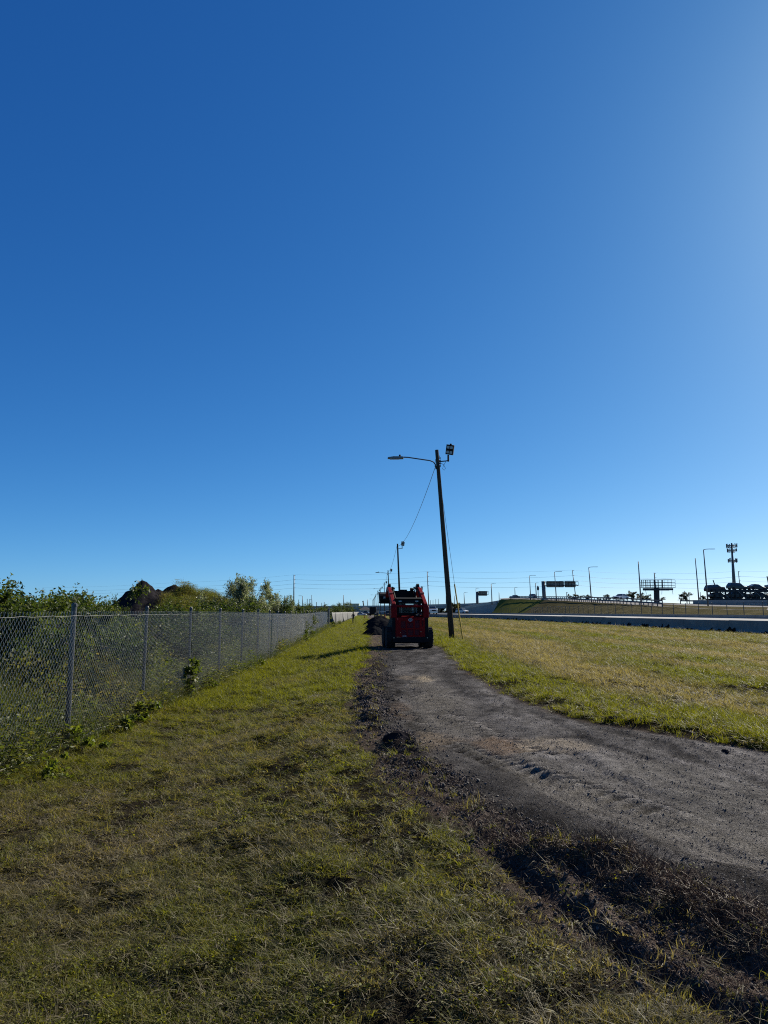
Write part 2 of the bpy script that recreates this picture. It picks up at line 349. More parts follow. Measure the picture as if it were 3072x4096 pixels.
def build_ground():
    q1 = [.5]
    while q1[-1] < 131: q1.append(q1[-1] * (1.02 if q1[-1] < 2.6 else (1.0042 if q1[-1] < 16 else 1.0105)))
    y1 = np.array(q1) - 1
    y2 = y1[-1] + np.cumsum(np.geomspace(1.3, 700, 46)); ys = np.concatenate([y1, y2])
    us = np.linspace(-1.15, 1.15, 471)
    Y, U = np.meshgrid(ys, us, indexing='ij'); X = U * (Y + 4)
    x, y = X.ravel(), Y.ravel()
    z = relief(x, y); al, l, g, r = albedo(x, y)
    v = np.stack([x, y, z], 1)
    nr, nc = Y.shape; i = np.arange(nr - 1)[:, None] * nc + np.arange(nc - 1)[None, :]
    f = np.stack([i, i + 1, i + nc + 1, i + nc], -1).reshape(-1, 4)
    cls = np.where((g > 0) & (r < 0), 1, np.where((l > 0) & (g <= 0), 2, 0)); fc = cls[f[:, 0]]
    fc = np.where(y[f[:, 0]] > 300, 0, fc)
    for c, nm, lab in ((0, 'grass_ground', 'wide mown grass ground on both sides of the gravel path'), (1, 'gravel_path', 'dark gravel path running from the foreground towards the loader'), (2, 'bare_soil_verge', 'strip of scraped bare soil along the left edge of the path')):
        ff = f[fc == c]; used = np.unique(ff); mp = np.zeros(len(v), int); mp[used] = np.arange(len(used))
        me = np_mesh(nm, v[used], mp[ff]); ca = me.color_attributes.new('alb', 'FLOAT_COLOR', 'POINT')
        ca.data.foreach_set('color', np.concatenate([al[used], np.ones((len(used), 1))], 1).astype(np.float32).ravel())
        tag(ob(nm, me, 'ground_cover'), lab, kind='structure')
build_ground()

# ------------------------------------------------------------------ scattering (uncountable cover) by geometry nodes
PROTO = bpy.data.collections
def scatter(name, label, protos, P, rot, scl, idx, tint, kind='stuff', cat=None):
    c = bpy.data.collections.new(name + '_kinds')
    for k, (me) in enumerate(protos):
        o = bpy.data.objects.new('%s_kind_%02d' % (name, k), me); c.objects.link(o)
    me = bpy.data.meshes.new(name); n = len(P); me.vertices.add(n); me.vertices.foreach_set('co', np.asarray(P, np.float32).ravel())
    a = me.attributes.new('rot', 'FLOAT_VECTOR', 'POINT'); a.data.foreach_set('vector', np.asarray(rot, np.float32).ravel())
    a = me.attributes.new('scl', 'FLOAT_VECTOR', 'POINT'); a.data.foreach_set('vector', np.asarray(scl, np.float32).ravel())
    a = me.attributes.new('idx', 'INT', 'POINT'); a.data.foreach_set('value', np.asarray(idx, np.int32))
    a = me.attributes.new('tint', 'FLOAT', 'POINT'); a.data.foreach_set('value', np.asarray(tint, np.float32))
    ng = bpy.data.node_groups.new(name, 'GeometryNodeTree')
    ng.interface.new_socket('Geometry', in_out='INPUT', socket_type='NodeSocketGeometry'); ng.interface.new_socket('Geometry', in_out='OUTPUT', socket_type='NodeSocketGeometry')
    N = ng.nodes; gi = N.new('NodeGroupInput'); go = N.new('NodeGroupOutput'); ip = N.new('GeometryNodeInstanceOnPoints')
    ci = N.new('GeometryNodeCollectionInfo'); ci.inputs['Collection'].default_value = c; ci.inputs['Separate Children'].default_value = True; ci.inputs['Reset Children'].default_value = True
    def na(nm, t):
        q = N.new('GeometryNodeInputNamedAttribute'); q.data_type = t; q.inputs[0].default_value = nm; return q.outputs[0]
    L = ng.links
    L.new(gi.outputs[0], ip.inputs['Points']); L.new(ci.outputs[0], ip.inputs['Instance']); ip.inputs['Pick Instance'].default_value = True
    L.new(na('idx', 'INT'), ip.inputs['Instance Index']); L.new(na('rot', 'FLOAT_VECTOR'), ip.inputs['Rotation']); L.new(na('scl', 'FLOAT_VECTOR'), ip.inputs['Scale'])
    L.new(ip.outputs[0], go.inputs[0])
    o = bpy.data.objects.new(name, me); COL.objects.link(o); md = o.modifiers.new('scatter', 'NODES'); md.node_group = ng
    return tag(o, label, cat, kind=kind)

def blades(n, h, w, spread, lean, seed, segs=2, m=None):
    """a tuft of n bent blades"""
    rs = np.random.RandomState(seed); v = []; f = []
    for k in range(n):
        a = rs.rand() * 2 * math.pi; r = spread * math.sqrt(rs.rand()); b = np.array([r * math.cos(a), r * math.sin(a), -.005])
        d = rs.rand() * 2 * math.pi; ln = lean * (.25 + rs.rand()); hh = h * (.45 + .75 * rs.rand()); ww = w * (.7 + .6 * rs.rand())
        side = np.array([-math.sin(d + rs.randn() * .5), math.cos(d + rs.randn() * .5), 0]); o = len(v)
        for s in range(segs + 1):
            t = s / segs; p = b + np.array([math.cos(d) * ln * hh * t * t, math.sin(d) * ln * hh * t * t, hh * t * (1 - .25 * ln * t)])
            if s < segs: q = ww * (1 - .55 * t) / 2; v += [p - side * q, p + side * q]
            else: v += [p]
        for s in range(segs - 1): f.append((o + 2 * s, o + 2 * s + 1, o + 2 * s + 3, o + 2 * s + 2))
        f.append((o + 2 * segs - 2, o + 2 * segs - 1, o + 2 * segs))
    me = bpy.data.meshes.new('tuft'); me.from_pydata([tuple(p) for p in v], [], f); me.materials.append(m); return me

def clover(seed):
    rs = np.random.RandomState(seed); v = []; f = []
    for k in range(9):
        a = rs.rand() * 6.28; r = .07 * math.sqrt(rs.rand()); c = np.array([r * math.cos(a), r * math.sin(a), .012 + .03 * rs.rand()]); w = .0045 + .005 * rs.rand(); o = len(v); tl = rs.randn(2) * .3
        for q in range(6): t = 2 * math.pi * q / 6; v.append((c[0] + w * math.cos(t), c[1] + w * math.sin(t), c[2] + w * (math.cos(t) * tl[0] + math.sin(t) * tl[1])))
        f.append(tuple(range(o, o + 6)))
    me = bpy.data.meshes.new('clover'); me.from_pydata(v, [], f); me.materials.append(GRASS); return me
def build_grass():
    prot = [blades(13, .075, .0055, .05, 1.1, 1, m=GRASS), blades(16, .055, .005, .06, 1.6, 2, m=GRASS), blades(10, .105, .005, .05, 1.2, 3, m=GRASS),
            blades(14, .045, .009, .06, 2.2, 4, m=GRASS), blades(18, .06, .004, .07, 2.4, 5, m=GRASS), blades(9, .085, .009, .04, 1.5, 6, m=GRASS)]
    prot += [blades(16, .030, .004, .10, 6.0, 7, m=GRASS), blades(12, .022, .005, .10, 8.0, 8, m=GRASS), clover(9), clover(10)]
    n = 760000; ymin, ymax = 1.8, 150.
    # sample so that the number per square metre thins out with distance
    e = 1.9; q = RNG.rand(n); y = (ymin ** (2 - e) + q * (ymax ** (2 - e) - ymin ** (2 - e))) ** (1 / (2 - e))
    x = (RNG.rand(n) * 2 - 1) * (.60 * y + 1.3)
    l, g, r = edges(x, y); fen = x - fenceX(y)
    bare = fbm(x, y, 1.25, 4, 33); keep = np.zeros(n, bool)
    left = (l < .05) & (fen > -.4); right = (r > -.02) & (x < 24.0)
    dens = np.where(left, sst(.12, -.35, l), sst(-.05, .45, r)); dens = np.maximum(dens, .05) * (1 - .72 * sst(.50, .64, bare) * sst(40, 15, y))
    clump = fbm(x, y, 5.5, 3, 43); dens *= np.where(y < 25, (.25 + .75 * sst(.36, .54, clump)) * (1 - .30 * sst(.52, .66, fbm(x, y, 2.1, 3, 49)) * sst(14, 8, y)), .8)
    verge = (l > 0) & (g < .1); dens = np.where(verge, .03, dens)
    keep = (left | right | verge) & (RNG.rand(n) < dens)
    x, y, r, l, fen = x[keep], y[keep], r[keep], l[keep], fen[keep]; n = len(x); left_ = l < .1
    z = relief(x, y); s = .70 * (np.maximum(y, 4) / 4) ** .42 * (.7 + .6 * RNG.rand(n)); sz = .85 * (np.maximum(y, 4) / 4) ** .14 * (.6 + .7 * RNG.rand(n))
    tall = sst(.9, .25, np.abs(fen)) * .7 + np.where(r > 0, sst(1.4, .2, r) * .15, 0) + .45 * sst(1.9, 1.0, np.hypot((x - 4.9) * .7, y - 9.6)) + 1.6 * np.exp(-((x - 3.1) / .9) ** 2 - ((y - 33.5) / 4) ** 2)
    sz *= 1 + tall * (.5 + RNG.rand(n)); s *= 1 + .2 * tall
    t = np.clip(dryness(x, y) + (RNG.rand(n) - .5) * (.5 - .28 * sst(10, 40, y)), 0, .98)
    rot = np.stack([(RNG.rand(n) - .5) * 1.1, (RNG.rand(n) - .5) * 1.1, RNG.rand(n) * 6.283], 1); sz *= .55 + .9 * sst(.4, .7, fbm(x, y, 5.5, 3, 43))
    idx = RNG.randint(0, 6, n); q = RNG.rand(n); near = y < 14
    th = near & (q < .30); idx = np.where(th, 6 + RNG.randint(0, 2, n), idx); t = np.where(th, .62 + .36 * RNG.rand(n), t)
    cv = near & (q > .30) & (q < .30 + .10 * sst(.50, .62, fbm(x, y, .9, 3, 47))); idx = np.where(cv, 8 + RNG.randint(0, 2, n), idx); t = np.where(cv, .3 * RNG.rand(n), t)
    sz *= np.where(left_ & near, .50, 1.0); sz = np.where(th | cv, .8 + .5 * RNG.rand(n), sz)
    scatter('grass', 'short mown grass blades covering the ground beside the path', prot, np.stack([x, y, z], 1), rot, np.stack([s, s, sz], 1), idx, t)
    print('grass tufts', n)
build_grass()

def chip(seed, flat=.6):
    rs = np.random.RandomState(seed); bm = bmesh.new(); bmesh.ops.create_icosphere(bm, subdivisions=1, radius=1)
    for v in bm.verts: v.co *= .7 + .5 * rs.rand(); v.co.z *= flat
    me = bpy.data.meshes.new('chip'); bm.to_mesh(me); bm.free(); me.materials.append(STONE); return me
EARTH = leaf_mat('earth_crumb', [(.030, .024, .021), (.080, .062, .052), (.15, .118, .098)], .0, rough=.9)
def earth(seed):
    me = chip(seed, .85); me.materials.clear(); me.materials.append(EARTH); return me
def build_gravel():
    n = 380000; ymin, ymax = 2.6, 26.; e = 1.9
    q = RNG.rand(n); y = (ymin ** (2 - e) + q * (ymax ** (2 - e) - ymin ** (2 - e))) ** (1 / (2 - e)); x = (RNG.rand(n) * 2 - 1) * (.6 * y + .6)
    l, g, r = edges(x, y)
    d = sst(-.1, .3, g) * sst(.1, -.2, r) * (.25 + .75 * fbm(x, y, .8, 4, 51)) + .10 * ((l > 0) & (g < .1))
    k = RNG.rand(n) < d; x, y, g = x[k], y[k], g[k]; n = len(x)
    s = .0030 * (np.maximum(y, 3) / 3) ** .35 * (.5 + 1.5 * RNG.rand(n) ** 3); z = relief(x, y) - s * .1
    t = np.clip(.40 + (RNG.rand(n) - .5) * .75 + .25 * (RNG.rand(n) > .95), 0, .98)
    scatter('gravel', 'loose dark gravel chips lying on the path', [chip(i) for i in range(6)], np.stack([x, y, z], 1), RNG.rand(n, 3) * 6.28, np.stack([s, s, s], 1), RNG.randint(0, 6, n), t)
    n = 60000; y = 2.5 + 16 * RNG.rand(n) ** 2.0; u = RNG.rand(n); x = np.interp(y, LY, LX) * (1 - u) + (np.interp(y, GY, GX) + .2) * u + RNG.randn(n) * .08
    k = (np.abs(x) < .6 * y + .5) & (RNG.rand(n) < .15 + .85 * sst(.42, .62, fbm(x, y, 3, 3, 95))); x, y = x[k], y[k]; n = len(x)
    s = .0045 * (.4 + 2.2 * RNG.rand(n) ** 4) * (np.maximum(y, 3) / 3) ** .4; z = relief(x, y) + s * .2
    scatter('soil_grains', 'fine crumbs of brown soil covering the scraped verge', [earth(30 + i) for i in range(6)], np.stack([x, y, z], 1), RNG.rand(n, 3) * 6.28, np.stack([s, s, s], 1), RNG.randint(0, 6, n), np.clip(RNG.rand(n), 0, .98))
    # crumbs of black soil along the left edge of the path
    n = 15000; y = 2.7 + 30 * RNG.rand(n) ** 1.7; x = np.interp(y, GY, GX) + RNG.randn(n) * .26 - .10
    k = (np.abs(x) < .6 * y + .5) & (RNG.rand(n) < .04 + .9 * sst(.5, .68, fbm(x, y, 1.6, 3, 91)) * sst(5.2, 7, y)); x, y = x[k], y[k]; n = len(x)
    s = .007 * (.4 + 2.2 * RNG.rand(n) ** 5) * (1 + y * .02); z = relief(x, y) + s * .25
    scatter('soil_crumbs', 'crumbs of black soil scattered along the left path edge', [chip(20 + i, .8) for i in range(6)], np.stack([x, y, z], 1), RNG.rand(n, 3) * 6.28, np.stack([s, s, s], 1), RNG.randint(0, 6, n), .05 + .2 * RNG.rand(n))
build_gravel()

def roots_proto(seed, n=16, h=.16):
    rs = np.random.RandomState(seed); mb = MB()
    for k in range(n):
        p = np.array([rs.randn() * .05, rs.randn() * .05, -.01]); d = rs.randn(3); d[2] = abs(d[2]) * .8; d /= np.linalg.norm(d); L = h * (.4 + rs.rand()); pts = []
        for s in range(4): pts.append(tuple(p)); p = p + d * L / 3; d = d + rs.randn(3) * .45; d /= np.linalg.norm(d)
        mb.tube(pts, [.0019, .0016, .0012, .0006], 3, False)
    me = mb.mesh('roots'); me.materials.append(ROOT); return me
def build_roots():
    n = 5200; y = 2.5 + 6 * RNG.rand(n) ** 1.8; u = RNG.rand(n)
    x = np.interp(y, LY, LX) * (1 - u) + (np.interp(y, GY, GX) + .15) * u
    l, g, r = edges(x, y); hp = np.exp(-((g + .40 - (y - 3.8) * .12) / .20) ** 2) * sst(5.4, 4.4, y)
    k = RNG.rand(n) < .22 + .60 * hp; x, y, hp = x[k], y[k], hp[k]; n = len(x)
    s = (.22 + .40 * RNG.rand(n)) * (1 + .7 * hp)
    scatter('dead_roots', 'tangle of dead roots and dry twigs along the scraped path edge', [roots_proto(60 + i) for i in range(5)], np.stack([x, y, relief(x, y)], 1),
            np.stack([RNG.randn(n) * .5, RNG.randn(n) * .5, RNG.rand(n) * 6.28], 1), np.stack([s, s, s], 1), RNG.randint(0, 5, n), np.clip(RNG.rand(n), 0, .98))
build_roots()

def lump(name, label, loc, size, seed, m='soil_dark', cat='clod', sub=3, rough=.35, sq=(1, 1, .7)):
    bm = bmesh.new(); bmesh.ops.create_icosphere(bm, subdivisions=sub, radius=1); rs = random.Random(seed); o = rs.random() * 50
    for v in bm.verts:
        n = v.co.normalized(); k = 1 + rough * 2 * (float(fbm(n.x * 2 + o, n.y * 2 + n.z * 1.7, 1.2, 3, seed % 7)) - .5)
        v.co = Vector((n.x * sq[0], n.y * sq[1], n.z * sq[2])) * k * size
    me = bpy.data.meshes.new(name); bm.to_mesh(me); bm.free()
    return tag(ob(name, me, m, loc=loc), label, cat)
for i, (px, py, s, lab) in enumerate([(1590, 2990, .13, 'largest black soil clod at the left edge of the gravel, nearest the camera'), (1560, 2975, .075, 'small black clod touching the left side of the largest clod'),
        (1640, 3010, .06, 'small black clod just right of the largest clod'), (2462, 2893, .075, 'long flat black clod at the right edge of the gravel path'), (1420, 2838, .07, 'lone black clod lying on grass left of the gravel'),
        (1500, 2905, .05, 'little black clod on the soil edge between lone clod and largest clod'), (2000, 2720, .035, 'small clod on the right side of the path near its grass edge'), (2900, 3010, .035, 'small dark clod at the right edge of the picture on the gravel')]):
    u = (px - 1536) / FPX; v = (py - 2048) / FPX; t = -EYE / (math.sin(PITCH) - v * math.cos(PITCH)); x, y = u * t, (math.cos(PITCH) + v * math.sin(PITCH)) * t
    lump('soil_clod', lab, (x, y, zat(x, y) + s * .3), s, 5 + i, sq=(1.9, .8, .4) if i == 3 else (1.1, 1, .75))

# ------------------------------------------------------------------ chain link fence on the left
FH = 1.83
def wire_panel(w=3.05, h=FH - .03, p=.0407, q=.044, r=.0021):
    v = []; f = []; nw = int(w / p); ns = int(h / q)
    for i in range(nw):
        base = len(v)
        for s in range(ns + 1):
            c = i * p + (p if (s + i) % 2 else 0); zz = .03 + s * q; dy = .003 if (s + i) % 2 else -.003
            if s == ns: c = i * p + p * .5
            for k in range(3):
                a = 2 * math.pi * k / 3; v.append((c + r * math.cos(a), dy + r * math.sin(a), zz))
        for s in range(ns):
            for k in range(3): a = base + s * 3 + k; b = base + s * 3 + (k + 1) % 3; f.append((a, b, b + 3, a + 3))
    return np_mesh('wire_mesh', np.array(v), np.array(f), True)
def build_fence():
    t = thing('chain_link_fence', 'long galvanised chain link fence along the left of the grass strip', 'fence', (0, 0, 0))
    pan = wire_panel(); pan.materials.append(MATS['galvanised_wire'])
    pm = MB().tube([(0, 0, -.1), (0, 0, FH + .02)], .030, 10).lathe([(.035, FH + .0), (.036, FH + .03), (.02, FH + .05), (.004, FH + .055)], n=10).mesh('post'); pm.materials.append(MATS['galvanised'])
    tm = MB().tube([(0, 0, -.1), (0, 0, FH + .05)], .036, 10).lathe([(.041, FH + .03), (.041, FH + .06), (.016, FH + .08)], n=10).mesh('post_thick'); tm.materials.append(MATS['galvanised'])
    pts = []; y = 9.79 - 3.05 * 2
    while y < 82.5: pts.append((float(fenceX(y)), y)); y += 3.05
    gz = lambda x, y: -.33 + .05 * math.sin(y * .11)
    top = MB(); bot = MB()
    for i, (x, y) in enumerate(pts):
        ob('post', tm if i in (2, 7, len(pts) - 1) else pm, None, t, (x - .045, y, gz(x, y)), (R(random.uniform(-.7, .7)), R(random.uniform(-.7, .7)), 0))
        if i + 1 < len(pts):
            a = Vector((x, y, gz(x, y))); b = Vector((*pts[i + 1], gz(*pts[i + 1]))); d = b - a
            o = tag(ob('wire_mesh', pan, None, t, a), None, kind='stuff')
            o.rotation_euler = (0, -math.asin(d.z / d.length), math.atan2(d.y, d.x)); o.scale = (d.length / 3.05, 1, 1)
            for q in range(12):
                k = q / 12; p = a.lerp(b, k); top.v.append(tuple(p + Vector((.012, 0, FH - .10 + .006 * math.sin(q * 2.2 + i)))))
                bot.v.append(tuple(p + Vector((.014, 0, .07 + .012 * math.sin(q * 1.7 + i) + .02 * math.sin(i)))))
    MB().tube(top.v, .0012, 5).build('tension_wire', 'galvanised_wire', t); MB().tube(bot.v, .0015, 5).build('tension_wire', 'galvanised_wire', t)
    return pts
FP = build_fence()

def build_gate():
    a = Vector((-6.38, 82.3, -.3)); t = thing('chain_link_gate', 'narrow chain link gate leaf with stout posts at the end of the open wire fence', 'gate', a)
    for k, (x, y) in enumerate(((0, 0), (-.1, 2.6))):
        MB().tube([(x, y, -.1), (x, y, 2.15)], .075, 10).lathe([(.085, 2.12), (.085, 2.17), (.02, 2.21)], (x, y, 0), n=10).build('post', 'galvanised', t, smooth=False)
    f = MB()
    for z in (.15, 1.1, 2.0): f.tube([(-.02, .15, z), (-.09, 2.45, z)], .025, 8)
    for y in (.15, 2.45): f.tube([(-.02 - .03 * y, y, .12), (-.02 - .03 * y, y, 2.03)], .025, 8)
    f.build('gate_frame', 'galvanised', t)
    me = wire_panel(2.3, 1.85); me.materials.append(MATS['galvanised_wire']); tag(ob('wire_mesh', me, None, t, (-.02, .15, .12), (0, 0, R(91.5))), None, kind='stuff')
    for z in (.5, 1.7): MB().box((.02, .1, z), (.12, .2, .08)).build('hinge', 'black_steel', t)
build_gate()

def build_screen():
    t = thing('screened_fence', 'far stretch of fence hung with pale grey windscreen cloth', 'fence', (0, 0, 0))
    y = 88.0; k = 0
    while y < 360:
        L = 9.2 if y < 200 else 18.4; x0, x1 = float(fenceX(y)), float(fenceX(y + L)); n = 60; v = []; f = []
        for i in range(n + 1):
            s = i / n; yy = y + s * (L - .12); xx = x0 + (x1 - x0) * s
            fold = .09 * math.sin(s * 19 + k * 2.1) + .06 * math.sin(s * 47 + k) + .03 * math.sin(s * 101)
            for j in range(7):
                h = j / 6; hem = .06 + .10 * abs(math.sin(s * 7 + k)) + (.5 * max(0, 1 - s * 9) if k == 0 else 0)
                zz = hem + (1.80 - hem - .05 * math.sin(s * math.pi * 3) ** 2) * h
                v.append((xx + .1 + fold * (1.25 - h) + (.35 * (1 - h) ** 2 * max(0, 1 - s * 6) if k in (0, 4) else 0), yy, zz - .35))
        for i in range(n):
            for j in range(6): a = i * 7 + j; f.append((a, a + 7, a + 8, a + 1))
        o = ob('windscreen_cloth', np_mesh('windscreen_cloth', np.array(v), np.array(f)), 'fabric_screen', t)
        sm = o.modifiers.new('thickness', 'SOLIDIFY'); sm.thickness = .008
        MB().tube([(x0, y - .05, -.5), (x0, y - .05, 1.5)], .04, 8).build('post', 'galvanised', t)
        y += L; k += 1
build_screen()

# ------------------------------------------------------------------ shrubs and trees
def leaf_crown(clumps, n, size, seed, droop=.3, aspect=2.4):
    """clumps: (centre, radii, weight); leaves are bent diamonds spread through each clump, thinner towards the outside"""
    rs = np.random.RandomState(seed); w = np.array([c[2] for c in clumps], float); w /= w.sum()
    which = rs.choice(len(clumps), n, p=w); C = np.array([c[0] for c in clumps])[which]; Rr = np.array([c[1] for c in clumps])[which]
    nt_ = max(12, n // 20); tc_ = rs.choice(len(clumps), nt_, p=w); td = rs.randn(nt_, 3); td[:, 2] += .35; td /= np.linalg.norm(td, axis=1)[:, None]
    tl = .55 + .65 * rs.rand(nt_); tw = rs.randint(0, nt_, n); which = tc_[tw]
    C = np.array([c[0] for c in clumps])[which]; Rr = np.array([c[1] for c in clumps])[which]; t_ = .12 + .88 * rs.rand(n) ** .7
    bend = np.array([0, 0, -.25 * droop]) * (t_ ** 2)[:, None]
    P = C + (td[tw] * (tl[tw] * t_)[:, None] + bend) * Rr + rs.randn(n, 3) * .011
    ax = rs.randn(n, 3); ax[:, 2] -= droop; ax /= np.linalg.norm(ax, axis=1)[:, None]
    sd_ = np.cross(ax, rs.randn(n, 3)); sd_ /= np.linalg.norm(sd_, axis=1)[:, None]
    L = size * (.6 + .8 * rs.rand(n))[:, None]; W = L / aspect; nr = np.cross(ax, sd_)
    v = np.stack([P, P + ax * L * .5 + sd_ * W * .5 + nr * L * .08, P + ax * L, P + ax * L * .5 - sd_ * W * .5 + nr * L * .08], 1).reshape(-1, 3)
    f = np.arange(4 * n).reshape(n, 4)
    me = np_mesh('crown', v, f, False)
    a = me.attributes.new('tint', 'FLOAT', 'POINT')
    cl = rs.rand(len(clumps))[which]
    a.data.foreach_set('value', np.repeat(np.clip(.15 + .45 * cl + .5 * (rs.rand(n) - .35), 0, .98), 4).astype(np.float32)); return me
def stems(seed, h, spread, n=5, r=.03, wig=.12):
    rs = np.random.RandomState(seed); mb = MB()
    for k in range(n):
        a = rs.rand() * 6.28; sp = spread * (.3 + .7 * rs.rand()); top = np.array([math.cos(a) * sp, math.sin(a) * sp, h * (.7 + .3 * rs.rand())]); pts = []
        for s in range(6):
            t = s / 5; pts.append(tuple(top * np.array([t ** 1.4, t ** 1.4, t]) + (rs.randn(3) * wig * h * .12 if 0 < s < 5 else 0) + np.array([rs.randn() * .02, rs.randn() * .02, -.06 if s == 0 else 0])))
        mb.tube(pts, [r * (1 - .85 * s / 5) for s in range(6)], 6)
        for b in range(3):
            s = rs.randint(2, 5); p = np.array(pts[s]); e = p + np.array([rs.randn() * spread * .35, rs.randn() * spread * .35, h * .18 * (.4 + rs.rand())])
            mb.tube([tuple(p), tuple((p + e) / 2 + rs.randn(3) * .03), tuple(e)], [r * .4, r * .28, r * .12], 5)
    return mb
def shrub_kind(seed, style):
    rs = np.random.RandomState(seed)
    if style == 'bushy':
        cl = [(np.array([rs.randn() * .34, rs.randn() * .34, .25 + .62 * rs.rand()]), np.array([.20 + .16 * rs.rand()] * 2 + [.16 + .16 * rs.rand()]), .5 + rs.rand()) for _ in range(20)]
        return leaf_crown(cl, 15000, .034, seed), stems(seed, .85, .5, 6, .022)
    if style == 'open':
        cl = [(np.array([rs.randn() * .30, rs.randn() * .30, .45 + .52 * rs.rand()]), np.array([.10 + .09 * rs.rand()] * 2 + [.10 + .10 * rs.rand()]), .5 + rs.rand()) for _ in range(15)]
        return leaf_crown(cl, 5600, .034, seed), stems(seed, .95, .45, 8, .016)
    if style == 'willow':
        cl = [(np.array([rs.randn() * .30, rs.randn() * .30, .42 + .53 * rs.rand()]), np.array([.12 + .08 * rs.rand()] * 2 + [.16 + .10 * rs.rand()]), .5 + rs.rand()) for _ in range(26)]
        return leaf_crown(cl, 16000, .034, seed, .6, 3.2), stems(seed, .9, .42, 9, .013)
    cl = [(np.array([rs.randn() * .30, rs.randn() * .30, .12 + .72 * rs.rand()]), np.array([.16 + .14 * rs.rand()] * 2 + [.14 + .14 * rs.rand()]), 1) for _ in range(18)]
    return leaf_crown(cl, 4200, .075, seed), stems(seed, .7, .3, 4, .03)
KINDS = {}
def shrub(name, label, cat, px, ptop, Y, style, var, width=1.0, base=None, group=None, m=None):
    for _ in range(40):
        p = at(px, ptop, Y); b = zat(p.x, p.y) if base is None else base; h = p.z - b
        if base is not None or float(fenceX(p.y)) - p.x > .5 + h * width * .62: break
        Y *= 1.04                                                    # keep the crown clear of the fence
    key = (style, var)
    if key not in KINDS:
        cm, st = shrub_kind(100 + var * 7 + len(style), style); sm = st.mesh('stems'); sm.materials.append(MATS['bark']); KINDS[key] = (cm, sm)
        cm.materials.append({'willow': WILLOW, 'tree': OLIVE}.get(style, GREEN))
    cm, sm = KINDS[key]
    hk = h * (.90 if style in ('bushy', 'open') and px > 330 else .94); t = thing(name, label, cat, (p.x, p.y, b), random.uniform(0, 6.28), group); t.scale = (h * width, h * width, hk)
    ob('crown', cm, None, t); ob('stem' if style != 'tree' else 'trunk', sm, None, t)
    return t
G1 = 'shrubs growing behind the chain link fence'
for a in [(8, 2322, 13.0, 'bushy', 1, .95, 'dense dark green shrub cut by the left picture edge above the fence'), (95, 2342, 15.5, 'bushy', 2, 1.0, 'dense rounded shrub second from the left edge above the fence'),
          (62, 2352, 11.0, 'open', 1, 1.0, 'airy pale-tipped shrub close behind the fence near the left edge'), (150, 2350, 17.5, 'bushy', 3, 1.0, 'dark shrub just left of the small far utility pole'),
          (128, 2395, 10.5, 'open', 3, 1.3, 'low yellowish shrub in front of the dark shrubs left of the thick fence post'), (215, 2368, 20.0, 'open', 2, 1.1, 'sparse small shrub right behind the small far utility pole'),
          (262, 2362, 17.0, 'bushy', 1, .85, 'mid green shrub above the first thick fence post'), (325, 2338, 17.5, 'open', 1, .95, 'tallest feathery shrub right of the thick fence post'),
          (300, 2385, 14.0, 'bushy', 2, 1.0, 'low dark shrub under the feathery one'), (372, 2368, 19.0, 'open', 2, .5, 'thin branched shrub between the feathery one and the soil mound'),
          (415, 2392, 16.5, 'bushy', 3, .55, 'dark low shrub left of the soil mound'), (455, 2388, 17.5, 'open', 3, .42, 'arching compound-leaved shrub overhanging the left foot of the mound'),
          (650, 2432, 20.0, 'bushy', 2, 1.0, 'low shrub at the foot of the mound near the second post'),
          (740, 2398, 22.0, 'bushy', 1, 1.1, 'leafy shrub at the foot of the green slope'), (700, 2408, 26.0, 'bushy', 2, 1.4, 'low leafy bush left of the slope-foot shrub'), (815, 2390, 28.0, 'bushy', 3, 1.3, 'dark green shrub between the slope and the willow'),
          (885, 2375, 34.0, 'bushy', 2, 1.1, 'dark shrub against the left side of the willow')]:
    shrub('shrub', a[6], 'shrub', a[0], a[1], a[2], a[3], a[4], a[5], group=G1)
shrub('willow_shrub', 'tall pale silvery multi-stemmed willow standing highest above the fence', 'tree', 958, 2304, 38., 'willow', 1, .78)
for a in [(1035, 2378, 36., 'bushy', 1, .9, 'yellow-green shrub against the right side of the willow'), (1105, 2358, 42., 'willow', 2, .55, 'slender wispy young willow right of the tall willow'),
          (1068, 2392, 40., 'bushy', 3, 1.1, 'bushy shrub between the tall and the young willow'), (1120, 2402, 44., 'bushy', 2, 1.1, 'low bush at the foot of the young willow'), (1170, 2412, 50., 'bushy', 3, 1.2, 'low bush in front of the tall steel utility pole'), (1215, 2424, 58., 'bushy', 2, 1.5, 'flat low bush right of the tall steel utility pole'),
          (1275, 2424, 70., 'bushy', 1, 1.4, 'low bush left of the chain link gate'), (1312, 2408, 92., 'bushy', 2, .9, 'round bush behind the chain link gate'), (1345, 2418, 105., 'bushy', 3, 1.0, 'bush behind the start of the windscreen cloth'),
          (1378, 2405, 118., 'bushy', 1, 1.05, 'largest bush behind the windscreen cloth'), (1405, 2424, 125., 'bushy', 2, .9, 'last low bush behind the windscreen cloth')]:
    shrub('shrub', a[6], 'shrub', a[0], a[1], a[2], a[3], a[4], a[5], group=G1)

